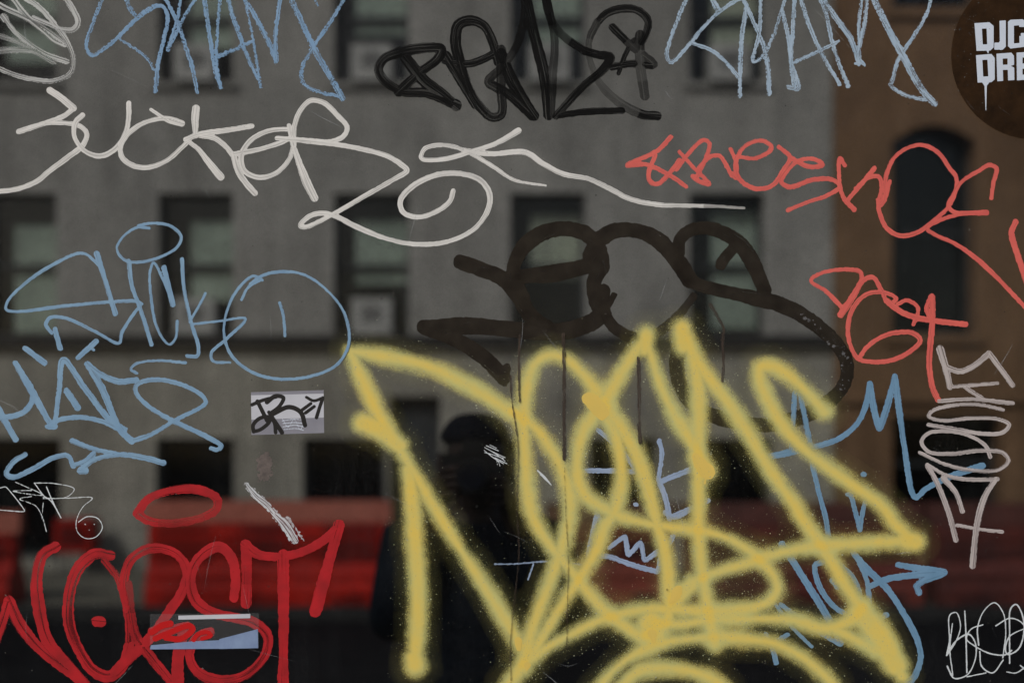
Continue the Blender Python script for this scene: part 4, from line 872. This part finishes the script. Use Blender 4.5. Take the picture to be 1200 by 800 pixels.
# body: pelvis, spine, neck, head, arms bent up to the face, legs
bv = [pp(0,.03,.90), pp(0,.03,1.08), pp(0,.02,1.26), pp(0,.01,1.36), pp(0,-.01,1.43), pp(0,-.03,1.50), pp(0,-.025,1.57), pp(0,-.02,1.61)]
be = [(0,1),(1,2),(2,3),(3,4),(4,5),(5,6),(6,7)]; br = [(.12,.1),(.12,.1),(.14,.1),(.11,.085),.052,(.066,.078),(.074,.09),.06]
def arm(s, v, e, r, base, el, wr):
    n = len(v); v += [pp(s*.155,.02,1.33), pp(*el), pp(*wr)]; e += [(base, n), (n, n+1), (n+1, n+2)]; r += [.055, .042, .03]; return n+2
wl = arm(-1, bv, be, br, 3, (-.19,-.07,1.13), (-.085,-.17,1.44))
wr_ = arm(1, bv, be, br, 3, (.21,-.08,1.14), (.085,-.16,1.42))
for s in (-1, 1):
    n = len(bv); bv += [pp(s*.09,.03,.82), pp(s*.1,.01,.47), pp(s*.1,.05,.09), pp(s*.11,-.09,.035)]
    be += [(0, n), (n, n+1), (n+1, n+2), (n+2, n+3)]; br += [.085, .055, .04, .03]
# hands: palm and five fingers closed on the camera
for s, wi in ((-1, wl), (1, wr_)):
    w0 = Vector(bv[wi]); n = len(bv); palm = w0+Vector((-s*.012, -.035, .045)); bv.append(tuple(palm)); be.append((wi, n)); br.append(.026)
    for k in range(4):
        a = palm+Vector((-s*.004, -.03, .03-.018*k)); b2 = a+Vector((-s*.028, -.022, .004)); c2 = b2+Vector((-s*.022*(1-.12*k), .006, 0))
        m = len(bv); bv += [tuple(a), tuple(b2), tuple(c2)]; be += [(n, m), (m, m+1), (m+1, m+2)]; br += [.0095, .009, .0075]
    a = palm+Vector((-s*.015, .015, -.012)); b2 = a+Vector((-s*.026, -.008, -.008)); m = len(bv)
    bv += [tuple(a), tuple(b2)]; be += [(n, m), (m, m+1)]; br += [.011, .009]
skin('body', bv, be, br, 'skin', person)
# face: nose, ears
for nm, p, sz in (('nose', (0,-.118,1.515), (.014,.02,.022)), ('ear', (-.082,-.02,1.52), (.01,.02,.032)), ('ear', (.082,-.02,1.52), (.01,.02,.032))):
    bm = bmesh.new(); bmesh.ops.create_icosphere(bm, subdivisions=2, radius=1); me = bpy.data.meshes.new(nm)
    for v in bm.verts: v.co = Vector((v.co.x*sz[0], v.co.y*sz[1], v.co.z*sz[2]))+Vector(p)
    bm.to_mesh(me); bm.free(); me.materials.append(M['skin']); link(bpy.data.objects.new(nm, me), person)
# jacket, trousers, cap, shoes
jv = [pp(0,.03,.84), pp(0,.03,1.08), pp(0,.02,1.26), pp(0,.01,1.37), pp(0,0,1.43)]; je = [(0,1),(1,2),(2,3),(3,4)]; jr = [(.17,.13),(.165,.13),(.17,.125),(.13,.105),(.075,.075)]
for s, el, wr in ((-1, (-.19,-.07,1.13), (-.095,-.155,1.41)), (1, (.21,-.08,1.14), (.095,-.145,1.39))):
    n = len(jv); jv += [pp(s*.165,.02,1.33), pp(*el), pp(*wr)]; je += [(3, n), (n, n+1), (n+1, n+2)]; jr += [.078, .066, .05]
skin('jacket', jv, je, jr, 'navy', person)
tv = [pp(0,.03,.92), pp(-.09,.03,.8), pp(-.1,.01,.47), pp(-.1,.045,.07), pp(.09,.03,.8), pp(.1,.01,.47), pp(.1,.045,.07)]
skin('trousers', tv, [(0,1),(1,2),(2,3),(0,4),(4,5),(5,6)], [(.15,.12), .1, .075, .06, .1, .075, .06], 'black', person)
for s in (-1, 1): skin('shoe', [pp(s*.1,.08,.045), pp(s*.105,0,.045), pp(s*.115,-.12,.035)], [(0,1),(1,2)], [.045, .048, .036], 'black', person)
skin('reflected_knit_cap', [pp(0,-.02,1.555), pp(0,-.02,1.60), pp(0,-.012,1.645)], [(0,1),(1,2)], [(.092,.105), (.09,.1), .055], 'black', person)
cm = thing('camera', 'black photo camera held up to the face of the reflected person', 'camera', (PX, PY-.2, 1.46))
cx, cy, cz = PX, PY-.2, 1.505
MB().box(cx-.07, cx+.07, cy-.03, cy+.035, cz-.045, cz+.045).build('reflected_camera_body', 'camblack', cm)
MB().prism([(cx-.03, cz+.045), (cx+.03, cz+.045), (cx+.018, cz+.075), (cx-.018, cz+.075)], 'y', cy-.035, cy+.03).build('prism_hump', 'camblack', cm)
lo = MB().cyl((cx, cy-.03, cz), (cx, cy-.13, cz), .034, 24).build('lens', 'camblack', cm)
MB().cyl((cx, cy-.13, cz), (cx, cy-.134, cz), .028, 24).build('lens_glass', 'lens', lo)
